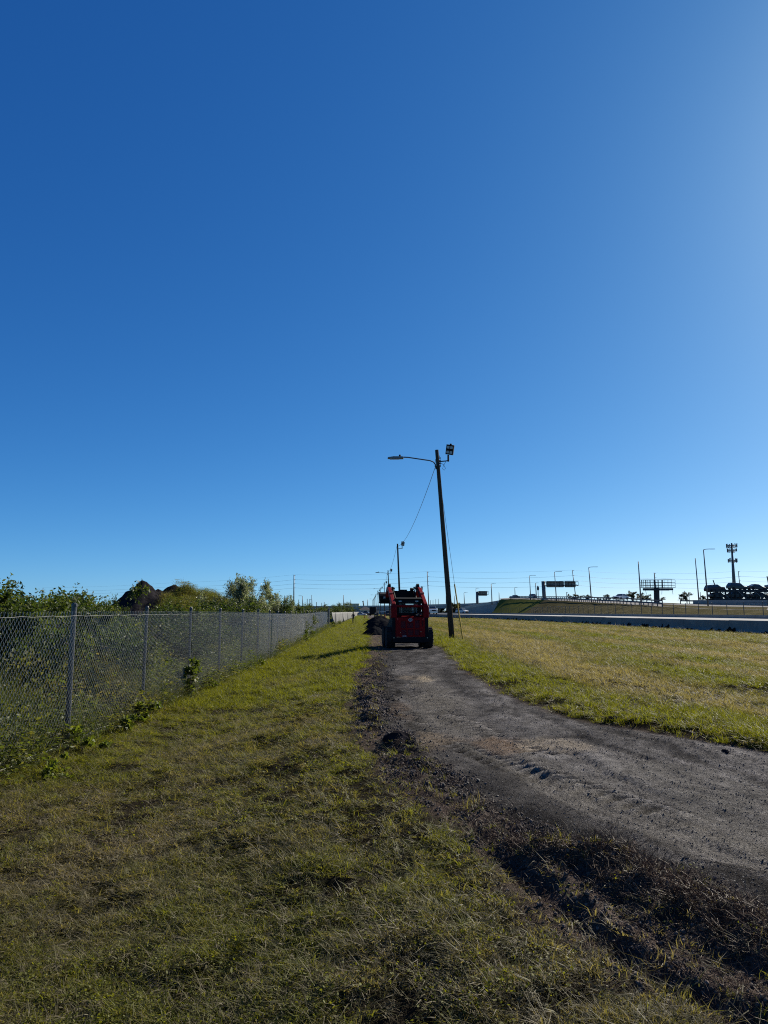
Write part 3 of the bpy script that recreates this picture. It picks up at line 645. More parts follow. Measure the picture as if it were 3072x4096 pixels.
def build_mound():
    # heap of dark spoil running into a grassy ridge, well behind the fence
    xs = np.linspace(-27, -9, 110); ys = np.linspace(38, 66, 110); X, Y = np.meshgrid(xs, ys, indexing='ij'); x, y = X.ravel(), Y.ravel()
    def bump(cx, cy, rx, ry, h, p=1.0): d = np.hypot((x - cx) / rx, (y - cy) / ry); return h * np.clip(1.10 - np.sqrt(d * d + .012), 0, 1) ** p
    c1 = at(578, 2345, 50); c2 = at(695, 2358, 52); c3 = at(800, 2385, 53)
    c0 = at(628, 2360, 51)
    z = np.maximum.reduce([bump(c1.x, 50, 4.0, 6, c1.z + .75), bump(c1.x - .9, 49.5, 3.8, 5, c1.z - .1), bump(c0.x, 51, 4.2, 6, c0.z + .7), bump(c2.x, 52, 5.2, 8, c2.z + .7, .85), bump(c3.x, 53, 5.0, 8, c3.z + .6, .85), bump(c3.x + 2.5, 54, 4.5, 8, c3.z - .1, .85)])
    z = z - .55 + (fbm(x, y, .8, 4, 61) - .5) * 1.1 * sst(0, .8, z) + (fbm(x, y, 3.2, 4, 63) - .5) * .42 * sst(0, .8, z)
    i = np.arange(109)[:, None] * 110 + np.arange(109)[None, :]; f = np.stack([i, i + 110, i + 111, i + 1], -1).reshape(-1, 4)
    bare = (x - c1.x - 1.9 + (fbm(x, y, .8, 3, 65) - .5) * 2.0) < 0; fb = bare[f[:, 0]]; v = np.stack([x, y, z], 1)
    t = thing('soil_mound', 'heap of dark dug soil with a grassy ridge running off to its right', 'mound', (0, 0, 0))
    for nm, k, m in (('bare_soil', fb, 'soil_dark'), ('grassy_ridge', ~fb, 'soil_grass')):
        ff = f[k]; us = np.unique(ff); mp = np.zeros(len(v), int); mp[us] = np.arange(len(us)); ob(nm, np_mesh(nm, v[us], mp[ff]), m, t)
    return x, y, z, bare
mat('soil_grass', (.030, .032, .012), .95, var=.4, scale=2, bump=.6, spec=.0)
MX, MY, MZ, MBARE = build_mound()

def weed(seed, n, h, w, lean, leafy):
    rs = np.random.RandomState(seed); v = []; f = []
    for k in range(n):
        a = rs.rand() * 6.28; r = .20 * math.sqrt(rs.rand()); b = np.array([r * math.cos(a), r * math.sin(a), -.03]); d = rs.rand() * 6.28; ln = lean * (.2 + rs.rand()); hh = h * (.4 + .7 * rs.rand())
        if not leafy:
            side = np.array([-math.sin(d), math.cos(d), 0]); o = len(v)
            for s in range(4):
                t = s / 3; p = b + np.array([math.cos(d) * ln * hh * t * t, math.sin(d) * ln * hh * t * t, hh * t * (1 - .3 * ln * t)]); q = w * (1 - .9 * t) / 2; v += [p - side * q, p + side * q]
            for s in range(3): f.append((o + 2 * s, o + 2 * s + 1, o + 2 * s + 3, o + 2 * s + 2))
        else:
            p = b + np.array([rs.randn() * .14, rs.randn() * .14, hh]); ax = rs.randn(3); ax[2] -= .2; ax /= np.linalg.norm(ax); sd_ = np.cross(ax, rs.randn(3)); sd_ /= np.linalg.norm(sd_); L = w * (.6 + .8 * rs.rand()); o = len(v)
            v += [p, p + ax * L * .5 + sd_ * L * .22, p + ax * L, p + ax * L * .5 - sd_ * L * .22]; f.append((o, o + 1, o + 2, o + 3))
    me = bpy.data.meshes.new('weed'); me.from_pydata([tuple(p) for p in v], [], f); me.materials.append(WEED); return me
WEEDS = [weed(1, 60, 1.0, .012, .5, False), weed(2, 80, .8, .010, .9, False), weed(3, 170, .9, .075, 0, True), weed(4, 150, .7, .055, 0, True), weed(5, 45, 1.2, .008, .35, False), weed(6, 200, .55, .05, 0, True)]
def build_weeds():
    n = 16000; y = 4.5 + 110 * RNG.rand(n) ** 1.6; off = .18 + (RNG.rand(n) ** 1.5) * (5 + y * .35); x = fenceX(y) - off
    k = (np.abs(x) < .64 * y + 2); x, y, off = x[k], y[k], off[k]; n = len(x)
    pat = fbm(x, y, .45, 4, 71); sp = fbm(x, y, .8, 3, 73)
    h = (.38 + .62 * sst(.1, 2.2, off)) * (.55 + .75 * pat) * (.75 + .5 * RNG.rand(n)); h *= 1.12
    idx = np.where(sp < .47, RNG.choice([0, 1, 4], n), RNG.choice([2, 3, 5, 1], n)); t = np.clip(.15 + .9 * (fbm(x, y, .6, 3, 75) - .25) + (RNG.rand(n) - .5) * .45, 0, .98)
    # the green ridge of the mound as well
    m = 3200; q = RNG.choice(np.where(~MBARE & (MZ > 0))[0], m); x2 = MX[q] + RNG.rand(m) * .2; y2 = MY[q] + RNG.rand(m) * .2; z2 = MZ[q]
    P = np.concatenate([np.stack([x, y, relief(x, y)], 1), np.stack([x2, y2, z2 - .05], 1)])
    H = np.concatenate([h, .25 + .45 * RNG.rand(m)]); N = len(P)
    W = np.concatenate([.8 + .5 * RNG.rand(n) + y * .012, .9 + .6 * RNG.rand(m)])
    scatter('weeds', 'thick weeds, vines and tall dry grass filling the ground behind the fence', WEEDS, P, np.stack([(RNG.rand(N) - .5) * .4, (RNG.rand(N) - .5) * .4, RNG.rand(N) * 6.28], 1), np.stack([W, W, H * 1.25], 1),
            np.concatenate([idx, RNG.randint(0, 6, m)]), np.concatenate([t, np.clip(.3 + .4 * RNG.rand(m), 0, .98)]))
build_weeds()
def fence_weed(label, y, h, seed, off=.25, w=.5):
    rs = np.random.RandomState(seed); x = float(fenceX(y)) + off
    cl = [(np.array([rs.randn() * .22 * w / h, rs.randn() * .3 * w / h, .15 + .75 * rs.rand()]), np.array([.16 * w / h + .05] * 2 + [.14]), 1) for _ in range(8)]
    t = thing('weed_plant', label, 'weed', (x, y, zat(x, y) - .02), 0, 'weeds poking through the fence'); t.scale = (h, h, h)
    cm = leaf_crown(cl, int(260 + 380 * h), .09 / max(h, .5), seed, .1, 1.8); cm.materials.append(GREEN2); ob('foliage', cm, None, t); stems(seed, .8, .25, 5, .010).build('stem', 'bark', t)
GREEN2 = leaf_mat('weed_bright', [(.05, .07, .012), (.085, .11, .018), (.13, .14, .025)], .45, inst=False)
for a in [('bright leafy weed at the fence foot in the bottom left picture corner', 8.3, .28, 201, .45), ('low yellow-leaved weed at the foot of the first thick post', 9.7, .36, 202, .2), ('spreading weed at the fence foot between first and second post', 11.3, .34, 203, .2),
          ('upright weed at the foot of the second visible post', 12.6, .42, 204, .15), ('tallest leafy vine climbing beside the third visible post', 15.5, .85, 205, .15), ('low weed right of the climbing vine', 17.3, .35, 206, .2), ('small weed at the foot of the dark thick post', 24.2, .3, 207, .2),
          ('bushy weed leaning through the wire halfway to the gate', 45., .75, 208, .2), ('second smaller weed just before the gate-side bend', 52., .5, 209, .25), ('leafy weed at the foot of the gate post', 84.5, .8, 210, .5), ('yellowish weeds under the windscreen cloth', 103., .6, 211, .5)]:
    fence_weed(*a)
# ---- SECTION2 ----
# ------------------------------------------------------------------ the red skid steer loader
def build_loader():
    t = thing('skid_steer_loader', 'red skid steer loader seen from behind with raised arms and black bucket', 'loader', (1.10, 30.0, 0.0), R(7.0))
    # rear engine door with six louvred openings
    GR = [(-.393, -.197, .82, 1.14), (-.13, .13, .83, 1.057), (.197, .393, .836, 1.164), (-.375, -.16, .533, .77), (-.115, .125, .533, .77), (.185, .393, .533, .77)]
    d = MB(); xs = sorted({-.625, .625, *[g[0] for g in GR], *[g[1] for g in GR]}); zs = sorted({.46, 1.26, *[g[2] for g in GR], *[g[3] for g in GR]})
    for i in range(len(xs) - 1):
        for j in range(len(zs) - 1):
            cx, cz = (xs[i] + xs[i + 1]) / 2, (zs[j] + zs[j + 1]) / 2
            if any(g[0] < cx < g[1] and g[2] < cz < g[3] for g in GR): continue
            d.add([(xs[i], 0, zs[j]), (xs[i + 1], 0, zs[j]), (xs[i + 1], 0, zs[j + 1]), (xs[i], 0, zs[j + 1])], [(0, 1, 2, 3)])
    d.add([(-.625, 0, .46), (-.625, 0, 1.26), (-.62, .32, 1.34), (-.625, .32, .46)], [(0, 1, 2, 3)]); d.add([(.625, 0, .46), (.625, 0, 1.26), (.62, .32, 1.34), (.625, .32, .46)], [(3, 2, 1, 0)])
    d.add([(-.625, 0, 1.26), (.625, 0, 1.26), (.60, .75, 1.40), (-.60, .75, 1.40)], [(0, 1, 2, 3)])
    door = d.build('rear_door', 'red_paint', t)
    for g in GR:
        m = MB(); n = int((g[3] - g[2]) / .036)
        m.box(((g[0] + g[1]) / 2, .06, (g[2] + g[3]) / 2), (g[1] - g[0] + .1, .01, g[3] - g[2] + .08))
        for k in range(n): m.box(((g[0] + g[1]) / 2, .022, g[2] + (k + .5) * (g[3] - g[2]) / n), (g[1] - g[0], .006, .024), (R(-35), 0, 0))
        m.build('grille', 'dark_red', door)
    e = MB(); N = 28                                                  # oval badge: ring, black field and a pale stroked letter
    for rx, rz, y in ((.080, .060, -.004),): e.add([(0, y, 1.165)] + [(rx * math.cos(2 * math.pi * k / N), y, 1.165 + rz * math.sin(2 * math.pi * k / N)) for k in range(N)], [(0, 1 + (k + 1) % N, 1 + k) for k in range(N)])
    badge = e.build('badge', 'black_plastic', door)
    r = MB()
    for k in range(N):
        a, b = 2 * math.pi * k / N, 2 * math.pi * (k + 1) / N
        r.add([(.082 * math.cos(a), -.007, 1.165 + .062 * math.sin(a)), (.082 * math.cos(b), -.007, 1.165 + .062 * math.sin(b)), (.070 * math.cos(b), -.007, 1.165 + .050 * math.sin(b)), (.070 * math.cos(a), -.007, 1.165 + .050 * math.sin(a))], [(0, 3, 2, 1)])
    def stroke(p, q, w):
        p, q = Vector(p), Vector(q); n = Vector((-(q - p).y, (q - p).x)).normalized() * w / 2
        r.add([(v.x, -.007, 1.165 + v.y) for v in (p - n, q - n, q + n, p + n)], [(0, 1, 2, 3), (3, 2, 1, 0)])
    stroke((-.022, -.036), (-.012, .036), .018); stroke((-.012, -.004), (.032, .034), .018); stroke((-.006, .0), (.036, -.034), .02)
    r.build('badge_mark', 'white_paint', door)
    for x, z in ((-.415, .63), (.45, .67)): MB().lathe([(.012, 0), (.012, -.012)], (x, 0, z), 'y', 10).build('latch', 'chrome', door)
    dm = MB()
    for k in range(5): dm.box((.515, -.003, .92 + k * .045), (.032, .002, .034))
    dm.build('side_decal', 'black_plastic', door)
    b = MB(); b.prism([(-.02, .20), (-.02, .455), (.5, .455), (1.7, .40), (1.9, .25), (1.6, .2)], -.60, .60); b.prism([(-.05, .24), (-.05, .45), (.06, .45), (.06, .2)], -.75, .75)
    b.build('chassis', 'black_steel', t, bevel=.012)
    for sx in (-1, 1):
        MB().prism([(-.02, .46), (-.02, 1.24), (.10, 1.30), (.55, 1.30), (1.7, .95), (1.75, .46)], sx * .632, sx * .76).build('side_frame', 'black_steel', t, bevel=.01)
        MB().lathe([(.016, 0), (.016, -.014)], (sx * .70, -.05, .43), 'y', 8).build('bolt', 'chrome', t)
        for wy in (.42, 1.50):
            w = bpy.data.objects.new('wheel', None); COL.objects.link(w); w.parent = t; w.location = (sx * .80, wy, .43)
            ty = MB(); ty.lathe([(.24, -.17), (.36, -.185), (.415, -.165), (.425, -.08), (.425, .08), (.415, .165), (.36, .185), (.24, .17)], axis='x', n=32)
            for q in range(18):
                a = 2 * math.pi * q / 18
                for h in (-1, 1):
                    aa = a + (math.pi / 18 if h > 0 else 0)
                    ty.box((h * .09, .425 * math.cos(aa), .425 * math.sin(aa)), (.17, .065, .042), (aa - math.pi / 2 + 0, 0, 0))
            ty.build('tyre', 'dusty_rubber', w)
            rm = MB(); rm.lathe([(.235, sx * .10), (.21, sx * .12), (.14, sx * .05), (.09, sx * .07), (.09, sx * .11), (.02, sx * .12)], axis='x', n=24); rm.build('rim', 'rim', w)
        # lift arm: rear tower, then the bent boom forward over the cab
        MB().prism([(.02, 1.25), (.02, 1.68), (.10, 1.76), (.46, 1.76), (.52, 1.25)], sx * .56, sx * .80).build('arm_tower', 'red_paint', t, bevel=.015)
        arm = MB().prism([(.06, 1.60), (.10, 1.84), (.95, 2.28), (1.55, 2.55), (1.95, 2.60), (2.28, 2.40), (2.36, 2.18), (2.20, 2.14), (1.85, 2.42), (1.5, 2.36), (1.0, 2.04), (.45, 1.62)], sx * .60, sx * .755).build('lift_arm', 'red_paint', t, bevel=.012)
        MB().box((sx * .68, 1.0, 2.315), (.17, .14, .03), (R(27), 0, 0)).build('arm_strap', 'dark_red', arm)
        h = MB(); h.tube([(sx * .45, .7, 1.42), (sx * .47, 1.55, 2.30)], .035, 10); h.tube([(sx * .47, 1.5, 2.25), (sx * .48, 1.95, 2.55)], .022, 8); h.build('lift_cylinder', 'black_steel', t)
        h = MB(); h.tube([(sx * .48, 1.45, 2.52), (sx * .5, 2.0, 2.58)], .04, 10); h.tube([(sx * .5, 2.0, 2.58), (sx * .5, 2.3, 2.46)], .022, 8); h.build('tilt_cylinder', 'black_steel', t)
        k = MB(); k.prism([(1.72, 2.48), (1.78, 2.70), (1.9, 2.75), (1.98, 2.66), (2.12, 2.68), (2.2, 2.45)], sx * .58, sx * .70); k.prism([(2.2, 2.1), (2.2, 2.52), (2.32, 2.58), (2.40, 2.1)], sx * .36, sx * .50); k.build('arm_bracket', 'black_steel', t, bevel=.01)
    MB().tube([(-.60, .16, 1.735), (.60, .16, 1.735)], .052, 12).build('cross_tube', 'red_paint', t, smooth=False)
    # cab
    c = MB()
    for sx in (-1, 1):
        c.prism([(.55, 1.35), (.50, 2.02), (.62, 2.05), (.68, 1.35)], sx * .40, sx * .55); c.prism([(1.55, 1.0), (1.62, 2.02), (1.72, 2.02), (1.72, 1.0)], sx * .42, sx * .52)
        c.prism([(.55, 1.93), (.55, 2.05), (1.7, 2.05), (1.7, 1.93)], sx * .42, sx * .54); c.prism([(.6, 1.35), (.6, 1.42), (1.7, 1.05), (1.7, .98)], sx * .42, sx * .53)
    c.box((0, .58, 1.40), (1.1, .12, .10)); c.box((0, .54, 1.96), (1.06, .1, .17))
    cab = c.build('cab_frame', 'black_steel', t)
    MB().prism([(.44, 2.035), (.42, 2.06), (.6, 2.10), (1.6, 2.09), (1.78, 2.05), (1.78, 2.03)], -.56, .56).build('cab_roof', 'black_plastic', t, bevel=.012)
    for sx in (-1, 1): MB().box((sx * .36, .475, 1.945), (.12, .05, .045)).build('work_lamp', 'lens', t)
    s = MB(); s.box((0, .95, 1.45), (.42, .12, .5)); s.box((-.18, .8, 1.5), (.10, .14, .22)); s.lathe([(.08, 0), (.11, .07), (.10, .16), (.04, .2)], (-.16, .95, 1.72), n=12); s.build('seat', 'black_plastic', t, bevel=.02)
    MB().tube([(.40, .15, 1.30), (.40, .12, 1.46), (.58, .1, 1.50)], .045, 10).build('exhaust', 'black_steel', t)
    MB().box((.42, .35, 1.385), (.26, .2, .05), (R(8), R(-8), 0)).build('hood_bracket', 'car_silver', t)
    # bucket: curved back shell, two end plates, sticker
    prof = [(2.42, 1.88), (2.36, 2.00), (2.35, 2.22), (2.46, 2.31), (2.75, 2.36), (3.15, 2.40)]; inn = [(p[0] + .025, p[1] - .02) if i > 2 else (p[0] + .03, p[1] + .01) for i, p in enumerate(prof)]
    k = MB(); k.prism(prof + inn[::-1], -.97, .97)
    for sx in (-1, 1): k.prism([(2.42, 1.88), (2.35, 2.22), (2.46, 2.31), (3.15, 2.40), (2.95, 2.2), (2.75, 1.92)], sx * .97, sx * .995)
    k.prism([(2.36, 1.86), (2.36, 1.92), (2.9, 1.96), (2.9, 1.9)], -.995, .995); k.box((.06, 2.33, 2.46), (.34, .06, .07)); k.box((0, 2.33, 2.25), (1.14, .06, .38))
    k.prism([(2.6, 2.3), (2.5, 2.62), (2.66, 2.68), (2.95, 2.5)], .955, .985)
    bk = k.build('bucket', 'black_steel', t, bevel=.008)
    MB().box((-.80, 2.344, 2.14), (.09, .004, .09)).build('sticker', 'lens', bk)
    for sx in (-1, 1):
        hs = MB(); hs.tube([(sx * .50, .5, 1.40), (sx * .52, .3, 1.62), (sx * .60, .35, 1.80), (sx * .585, 1.0, 2.12), (sx * .58, 1.6, 2.5)], .016, 6); hs.build('hydraulic_hose', 'rubber', t)
        MB().box((sx * .54, -.012, 1.20), (.05, .02, .08)).build('tail_light', 'red_lens', door)
    MB().box((0, .56, 1.68), (.80, .008, .46)).build('rear_window', 'pane', cab)
    MB().tube([(-.2, .5, 1.56), (.25, .5, 1.50)], .010, 6).build('wiper', 'black_steel', cab)
    MB().box((-.25, -.004, .50), (.16, .003, .03)).build('warning_decal', 'lens', door)
build_loader()

# ------------------------------------------------------------------ wooden lamp poles along the path
POLES = [((1808, 2568), (1745, 1800), None), (88, 2.05, 1590, 2175), (145, 1.22, 1552, 2281), (204, .15, 1537, 2329), (255, -1.1, 1521, 2350), (300, -2.35, 1511, 2362), (352, -3.7, 1503, 2376), (405, -5.1, 1498, 2386), (458, -6.6, 1494, 2393), (512, -8.1, 1490, 2399)]
PB, PT = [], []
for i, p in enumerate(POLES):
    if i == 0: PB.append(Vector((3.42, 36.2, .05))); PT.append(at(1747, 1800, 36.2))
    else: PB.append(Vector((p[1], p[0], 0))); PT.append(at(p[2], p[3], p[0]))
ORD = ['nearest and tallest wooden pole, leaning left, with street lamp arm and floodlight', 'second wooden pole from the front, bare shaft with one floodlight, rising behind the loader', 'third wooden pole, with curved lamp arm to the left, behind the loader bucket',
       'fourth wooden pole, floodlight only, just left of the raised bucket', 'fifth wooden pole, lamp arm and floodlight, in the receding row', 'sixth wooden pole of the receding row', 'seventh wooden pole of the receding row', 'eighth wooden pole of the receding row', 'ninth wooden pole, near the dark box truck', 'farthest wooden pole of the row, above the dark box truck']
for i, (b, tp) in enumerate(zip(PB, PT)):
    t = thing('lamp_pole', ORD[i], 'pole', b, 0, 'wooden lamp poles along the path'); d = tp - b; L = d.length; u = d.normalized(); f = 1 if i == 0 else 1.0
    MB().tube([tuple(u * (L * k / 6 - (.3 if k == 0 else 0))) for k in range(7)], [.145 - .055 * k / 6 for k in range(7)], 14).build('shaft', 'wood_pole', t, smooth=True)
    top = d
    if i in (0, 2, 4, 6, 8):
        a0 = u * (L - .78); pts = [a0 + Vector((-.10, -.05, -.25)), a0 + Vector((-.14, -.05, .0)), a0 + Vector((-.24, -.06, .13)), a0 + Vector((-.42, -.07, .20)), a0 + Vector((-1.0, -.1, .28)), a0 + Vector((-1.55, -.12, .36)), a0 + Vector((-1.85, -.13, .37))]
        MB().tube([tuple(p) for p in pts], .032, 10).build('lamp_arm', 'galv_dark', t, smooth=True)
        h = a0 + Vector((-2.2, -.14, .32)); hd = MB(); hd.prism([(-.42, -.03), (-.40, .03), (-.1, .075), (.36, .07), (.42, .03), (.40, -.04), (.0, -.06)], h.y - .13, h.y + .13, 'y')
        hd.v = [(x + h.x, y, z + h.z) for x, y, z in hd.v]; hh = hd.build('lamp_head', 'lamp_grey', t, bevel=.02)
        MB().lathe([(.05, 0), (.05, .10), (.03, .11)], (h.x + .22, h.y, h.z + .07), n=10).build('photocell', 'black_plastic', hh)
        MB().box((h.x - .05, h.y, h.z - .055), (.5, .18, .02)).build('lens', 'lens', hh)
    # floodlight on a short bracket
    a0 = u * (L - .62); br = MB(); br.tube([tuple(a0 + Vector((.05, 0, 0))), tuple(a0 + Vector((.42, -.02, .03))), tuple(a0 + Vector((.56, -.03, .05)))], .03, 8)
    br.tube([tuple(a0 + Vector((.55, -.03, .0))), tuple(a0 + Vector((.55, -.03, .34)))], .05, 10); br.build('floodlight_bracket', 'black_steel', t)
    fx, fz = a0.x + .64, a0.z + .62; fl = bpy.data.objects.new('floodlight', None); COL.objects.link(fl); fl.parent = t; fl.location = (fx, -.05, fz); fl.rotation_euler = (R(12), R(13), R(-24)); fl.location.y = a0.y - .05
    hb = MB(); hb.box((0, 0, 0), (.42, .10, .52)); hb.box((-.05, .10, .14), (.34, .14, .17)); hb.box((-.05, .10, -.13), (.34, .14, .17)); hb.box((0, .03, .29), (.1, .06, .06))
    hb.build('housing', 'black_plastic', fl, bevel=.01)
    for q in range(4): MB().box((-.09 + .18 * (q % 2), -.054, .12 - .25 * (q // 2)), (.135, .012, .13)).build('lens', 'lens', fl)
    if i == 0:
        cb = MB(); cb.tube([tuple(a0 + Vector((.42, -.02, 0))), tuple(a0 + Vector((.30, -.03, -.22))), tuple(a0 + Vector((.24, -.04, -.38))), tuple(a0 + Vector((.33, -.03, -.46))), tuple(a0 + Vector((.40, -.02, -.36))), tuple(a0 + Vector((.30, -.02, -.16))), tuple(a0 + Vector((.1, -.01, -.05)))], .011, 6)
        cb.tube([tuple(a0 + Vector((.08, -.1, .3))), tuple(a0 + Vector((.14, -.12, .0))), tuple(a0 + Vector((.14, -.12, -.3))), tuple(a0 + Vector((.05, -.13, -.38)))], .012, 6)
        cb.tube([tuple(a0 + Vector((-.12, -.1, .1))), tuple(a0 + Vector((-.16, -.12, -.3))), tuple(a0 + Vector((-.04, -.13, -.42)))], .012, 6); cb.build('cable_loop', 'cable', t)
        for q in range(4): MB().box(a0 + Vector((.12, -.05, .18 - .14 * q)), (.07, .07, .05)).build('clamp', 'black_steel', t)
def sagging(a, b, sag, n=14):
    return [tuple(a.lerp(b, k / n) + Vector((0, 0, -4 * sag * (k / n) * (1 - k / n)))) for k in range(n + 1)]
for i in range(len(PB) - 1):
    a = PT[i] - Vector((.10, 0, .95 if i == 0 else .35)); b = PT[i + 1] - Vector((-.05, 0, .3))
    tag(MB().tube(sagging(a, b, .9 if i == 0 else .7), .014 + .004 * i, 5).build('overhead_cable', 'cable'), ['thin black cable hanging from the nearest pole to the second pole', 'cable hanging from the second to the third wooden pole', 'cable hanging from the third to the fourth wooden pole', 'cable hanging from the fourth to the fifth wooden pole', 'cable from the fifth to the sixth wooden pole', 'cable from the sixth to the seventh wooden pole', 'cable from the seventh to the eighth wooden pole', 'cable from the eighth to the ninth wooden pole', 'cable from the ninth to the farthest wooden pole'][i], 'cable', 'cables strung between the wooden poles')
gt = thing('guy_wire', 'steel guy wire with yellow plastic guard right of the nearest pole', 'guy wire', (at(1853, 2568, 36.4).x, 36.4, .04))
ga = Vector((0, 0, -.05)); gtop = PT[0] - (PT[0] - PB[0]).normalized() * .9 - gt.location; gm = at(1818, 2337, 36.4) - gt.location
MB().tube([tuple(ga), tuple(gm), tuple(gtop)], .009, 6).build('wire', 'galv_dark', gt); MB().tube([tuple(ga), tuple(gm)], .034, 8).build('guard', 'yellow_plastic', gt)

# ------------------------------------------------------------------ heaps of millings tipped along the path
def heap(label, x, y, rx, ry, h, seed):
    n = 46; g = np.linspace(-1.25, 1.25, n); X, Y = np.meshgrid(g, g, indexing='ij'); x_, y_ = X.ravel() * rx, Y.ravel() * ry
    d = np.hypot(X.ravel(), Y.ravel()) + (fbm(x_ + seed, y_, 1.1, 3, seed % 9) - .5) * .45
    z = h * np.clip(1 - d, -.08, 1) ** 1.0 if False else h * np.where(d < 1, (1 - d) ** .85, -.06)
    z = z + (fbm(x_, y_ + seed, 3.5, 4, 3) - .5) * .16 * (d < 1.05) + (fbm(x_, y_, 9, 3, 5) - .5) * .07 * (d < 1)
    i = np.arange(n - 1)[:, None] * n + np.arange(n - 1)[None, :]; f = np.stack([i, i + n, i + n + 1, i + 1], -1).reshape(-1, 4)
    keep = (d[f] < 1.12).all(1); f = f[keep]; us = np.unique(f); mp = np.zeros(n * n, int); mp[us] = np.arange(len(us)); v = np.stack([x_, y_, z], 1)[us]
    tag(ob('millings_heap', np_mesh('millings_heap', v, mp[f]), 'millings', loc=(x, y, zat(x, y) - .02)), label, 'heap', 'heaps of dark millings tipped beside the path')
for a in [('smallest and nearest dark heap, left of the loader wheel', -.62, 47.5, .95, 1.3, .62, 3), ('second dark heap, merging behind the loader tyre', .10, 54, 1.5, 2.0, .85, 5), ('third dark heap with pointed left shadow', -.25, 61, 1.5, 2.2, .95, 8), ('fourth dark heap in the line', -.30, 69, 1.6, 2.4, 1.0, 11),
          ('fifth dark heap in the line', -.40, 78, 1.6, 2.6, 1.05, 14), ('sixth dark heap, highest crest of the line', -.55, 88, 1.8, 2.8, 1.15, 17), ('farthest dark heap before the pale path', -.9, 100, 1.7, 2.8, 1.05, 21)]:
    heap(*a)

# ------------------------------------------------------------------ the walker
def build_person():
    loc = at(1413, 2493, 112); x, y = loc.x, 112.0; z0 = zat(x, y)
    V = [(0, 0, .93), (0, 0, 1.12), (0, .01, 1.38), (0, .01, 1.48), (0, .0, 1.60), (0, -.01, 1.72), (-.10, 0, .88), (-.10, .05, .50), (-.10, .0, .08), (-.10, .13, .04), (.10, 0, .88), (.10, -.04, .50), (.11, -.14, .10), (.11, -.02, .04),
         (-.19, .01, 1.40), (-.30, .02, 1.16), (-.20, .16, 1.10), (-.14, .22, 1.12), (.19, .01, 1.40), (.27, -.01, 1.13), (.29, .06, .88), (.29, .10, .80)]
    Eg = [(0, 1), (1, 2), (2, 3), (3, 4), (4, 5), (0, 6), (6, 7), (7, 8), (8, 9), (0, 10), (10, 11), (11, 12), (12, 13), (2, 14), (14, 15), (15, 16), (16, 17), (2, 18), (18, 19), (19, 20), (20, 21)]
    Rr = [.15, .14, .17, .065, .10, .085, .10, .075, .05, .045, .10, .075, .05, .045, .075, .05, .042, .03, .075, .05, .042, .03]
    me = bpy.data.meshes.new('person_skeleton'); me.from_pydata(V, Eg, []); o = bpy.data.objects.new('person_skeleton', me); COL.objects.link(o)
    sk = o.modifiers.new('skin', 'SKIN'); sub = o.modifiers.new('sub', 'SUBSURF'); sub.levels = 1
    for i, v in enumerate(me.skin_vertices[0].data): v.radius = (Rr[i], Rr[i] * .8); v.use_root = (i == 0)
    dg = bpy.context.evaluated_depsgraph_get(); nm = bpy.data.meshes.new_from_object(o.evaluated_get(dg)); nm.name = 'person'
    bpy.data.objects.remove(o); nm.materials.clear()
    for m in ('clothes_dark', 'clothes_grey', 'skin'): nm.materials.append(MATS[m])
    for p in nm.polygons:
        c = p.center; p.use_smooth = True; p.material_index = 2 if c.z > 1.47 or (abs(c.x) > .26 and c.z < .9) else (1 if c.z < .95 else 0)
    t = thing('person', 'person in dark clothes and cap walking away along the screened fence with a stick', 'person', (x, y, z0), R(-6))
    ob('body', nm, None, t)
    h = MB(); h.lathe([(.10, -.02), (.115, .06), (.09, .13), (.03, .16)], (0, -.01, 1.64), n=14); h.prism([(-.08, 1.66), (.08, 1.66), (.06, 1.68), (-.06, 1.68)], .05, .2, 'y'); h.build('cap', 'clothes_dark', t, smooth=True)
    tag(MB().tube([(0, 0, 0), (.02, .03, .95)], .014, 6).build('walking_stick', 'wood_pole', loc=(x + .31, y + .12, z0)), 'thin stick held in the right hand of the walking person', 'stick')
build_person()

# ------------------------------------------------------------------ concrete barriers beside the frontage road
JERSEY = [(-.30, 0), (-.30, .08), (-.13, .33), (-.09, .92), (.09, .92), (.13, .33), (.30, .08), (.30, 0)]
def barrier(name, label, pts, h=1.0, stains=True, seed=1, m='concrete', seg=12.0):
    t = thing(name, label, 'barrier', (*pts[0], 0)); rs = random.Random(seed); o = Vector((*pts[0], 0))
    # walk along the line in casting lengths
    L = [0]
    for a, b in zip(pts[:-1], pts[1:]): L.append(L[-1] + math.dist(a, b))
    def pos(s): return Vector((np.interp(s, L, [p[0] for p in pts]), np.interp(s, L, [p[1] for p in pts]), 0))
    s = 0
    while s < L[-1] - .5:
        e = min(s + seg * rs.uniform(.8, 1.25), L[-1]); a, b = pos(s) - o, pos(e - .03) - o; n = (b - a).normalized().cross(Vector((0, 0, 1))); hh = h * rs.uniform(.985, 1.015); v = []; k = len(JERSEY)
        for p in (a, b):
            for x, z in JERSEY: v.append(tuple(p + n * x + Vector((0, 0, z * hh / .92 - .02))))
        MB().add(v, [tuple(range(k))[::-1], tuple(range(k, 2 * k))] + [(i, (i + 1) % k, k + (i + 1) % k, k + i) for i in range(k)]).build('barrier_section', m, t)
        s = e
    return t, pos, L[-1], o
mat('barrier_concrete', (.20, .20, .185), .85, var=.15, scale=.8, bump=.2, bscale=20, spec=.0)
nb = [(26.0, 14), (24.6, 45), (24.5, 77), (23.8, 107), (21.5, 140), (16.5, 185), (8, 235)]
BT, BPOS, BL, BO = barrier('concrete_barrier', 'long low concrete barrier closest to the grass field on the right', nb, .93, m='barrier_concrete', seg=9)
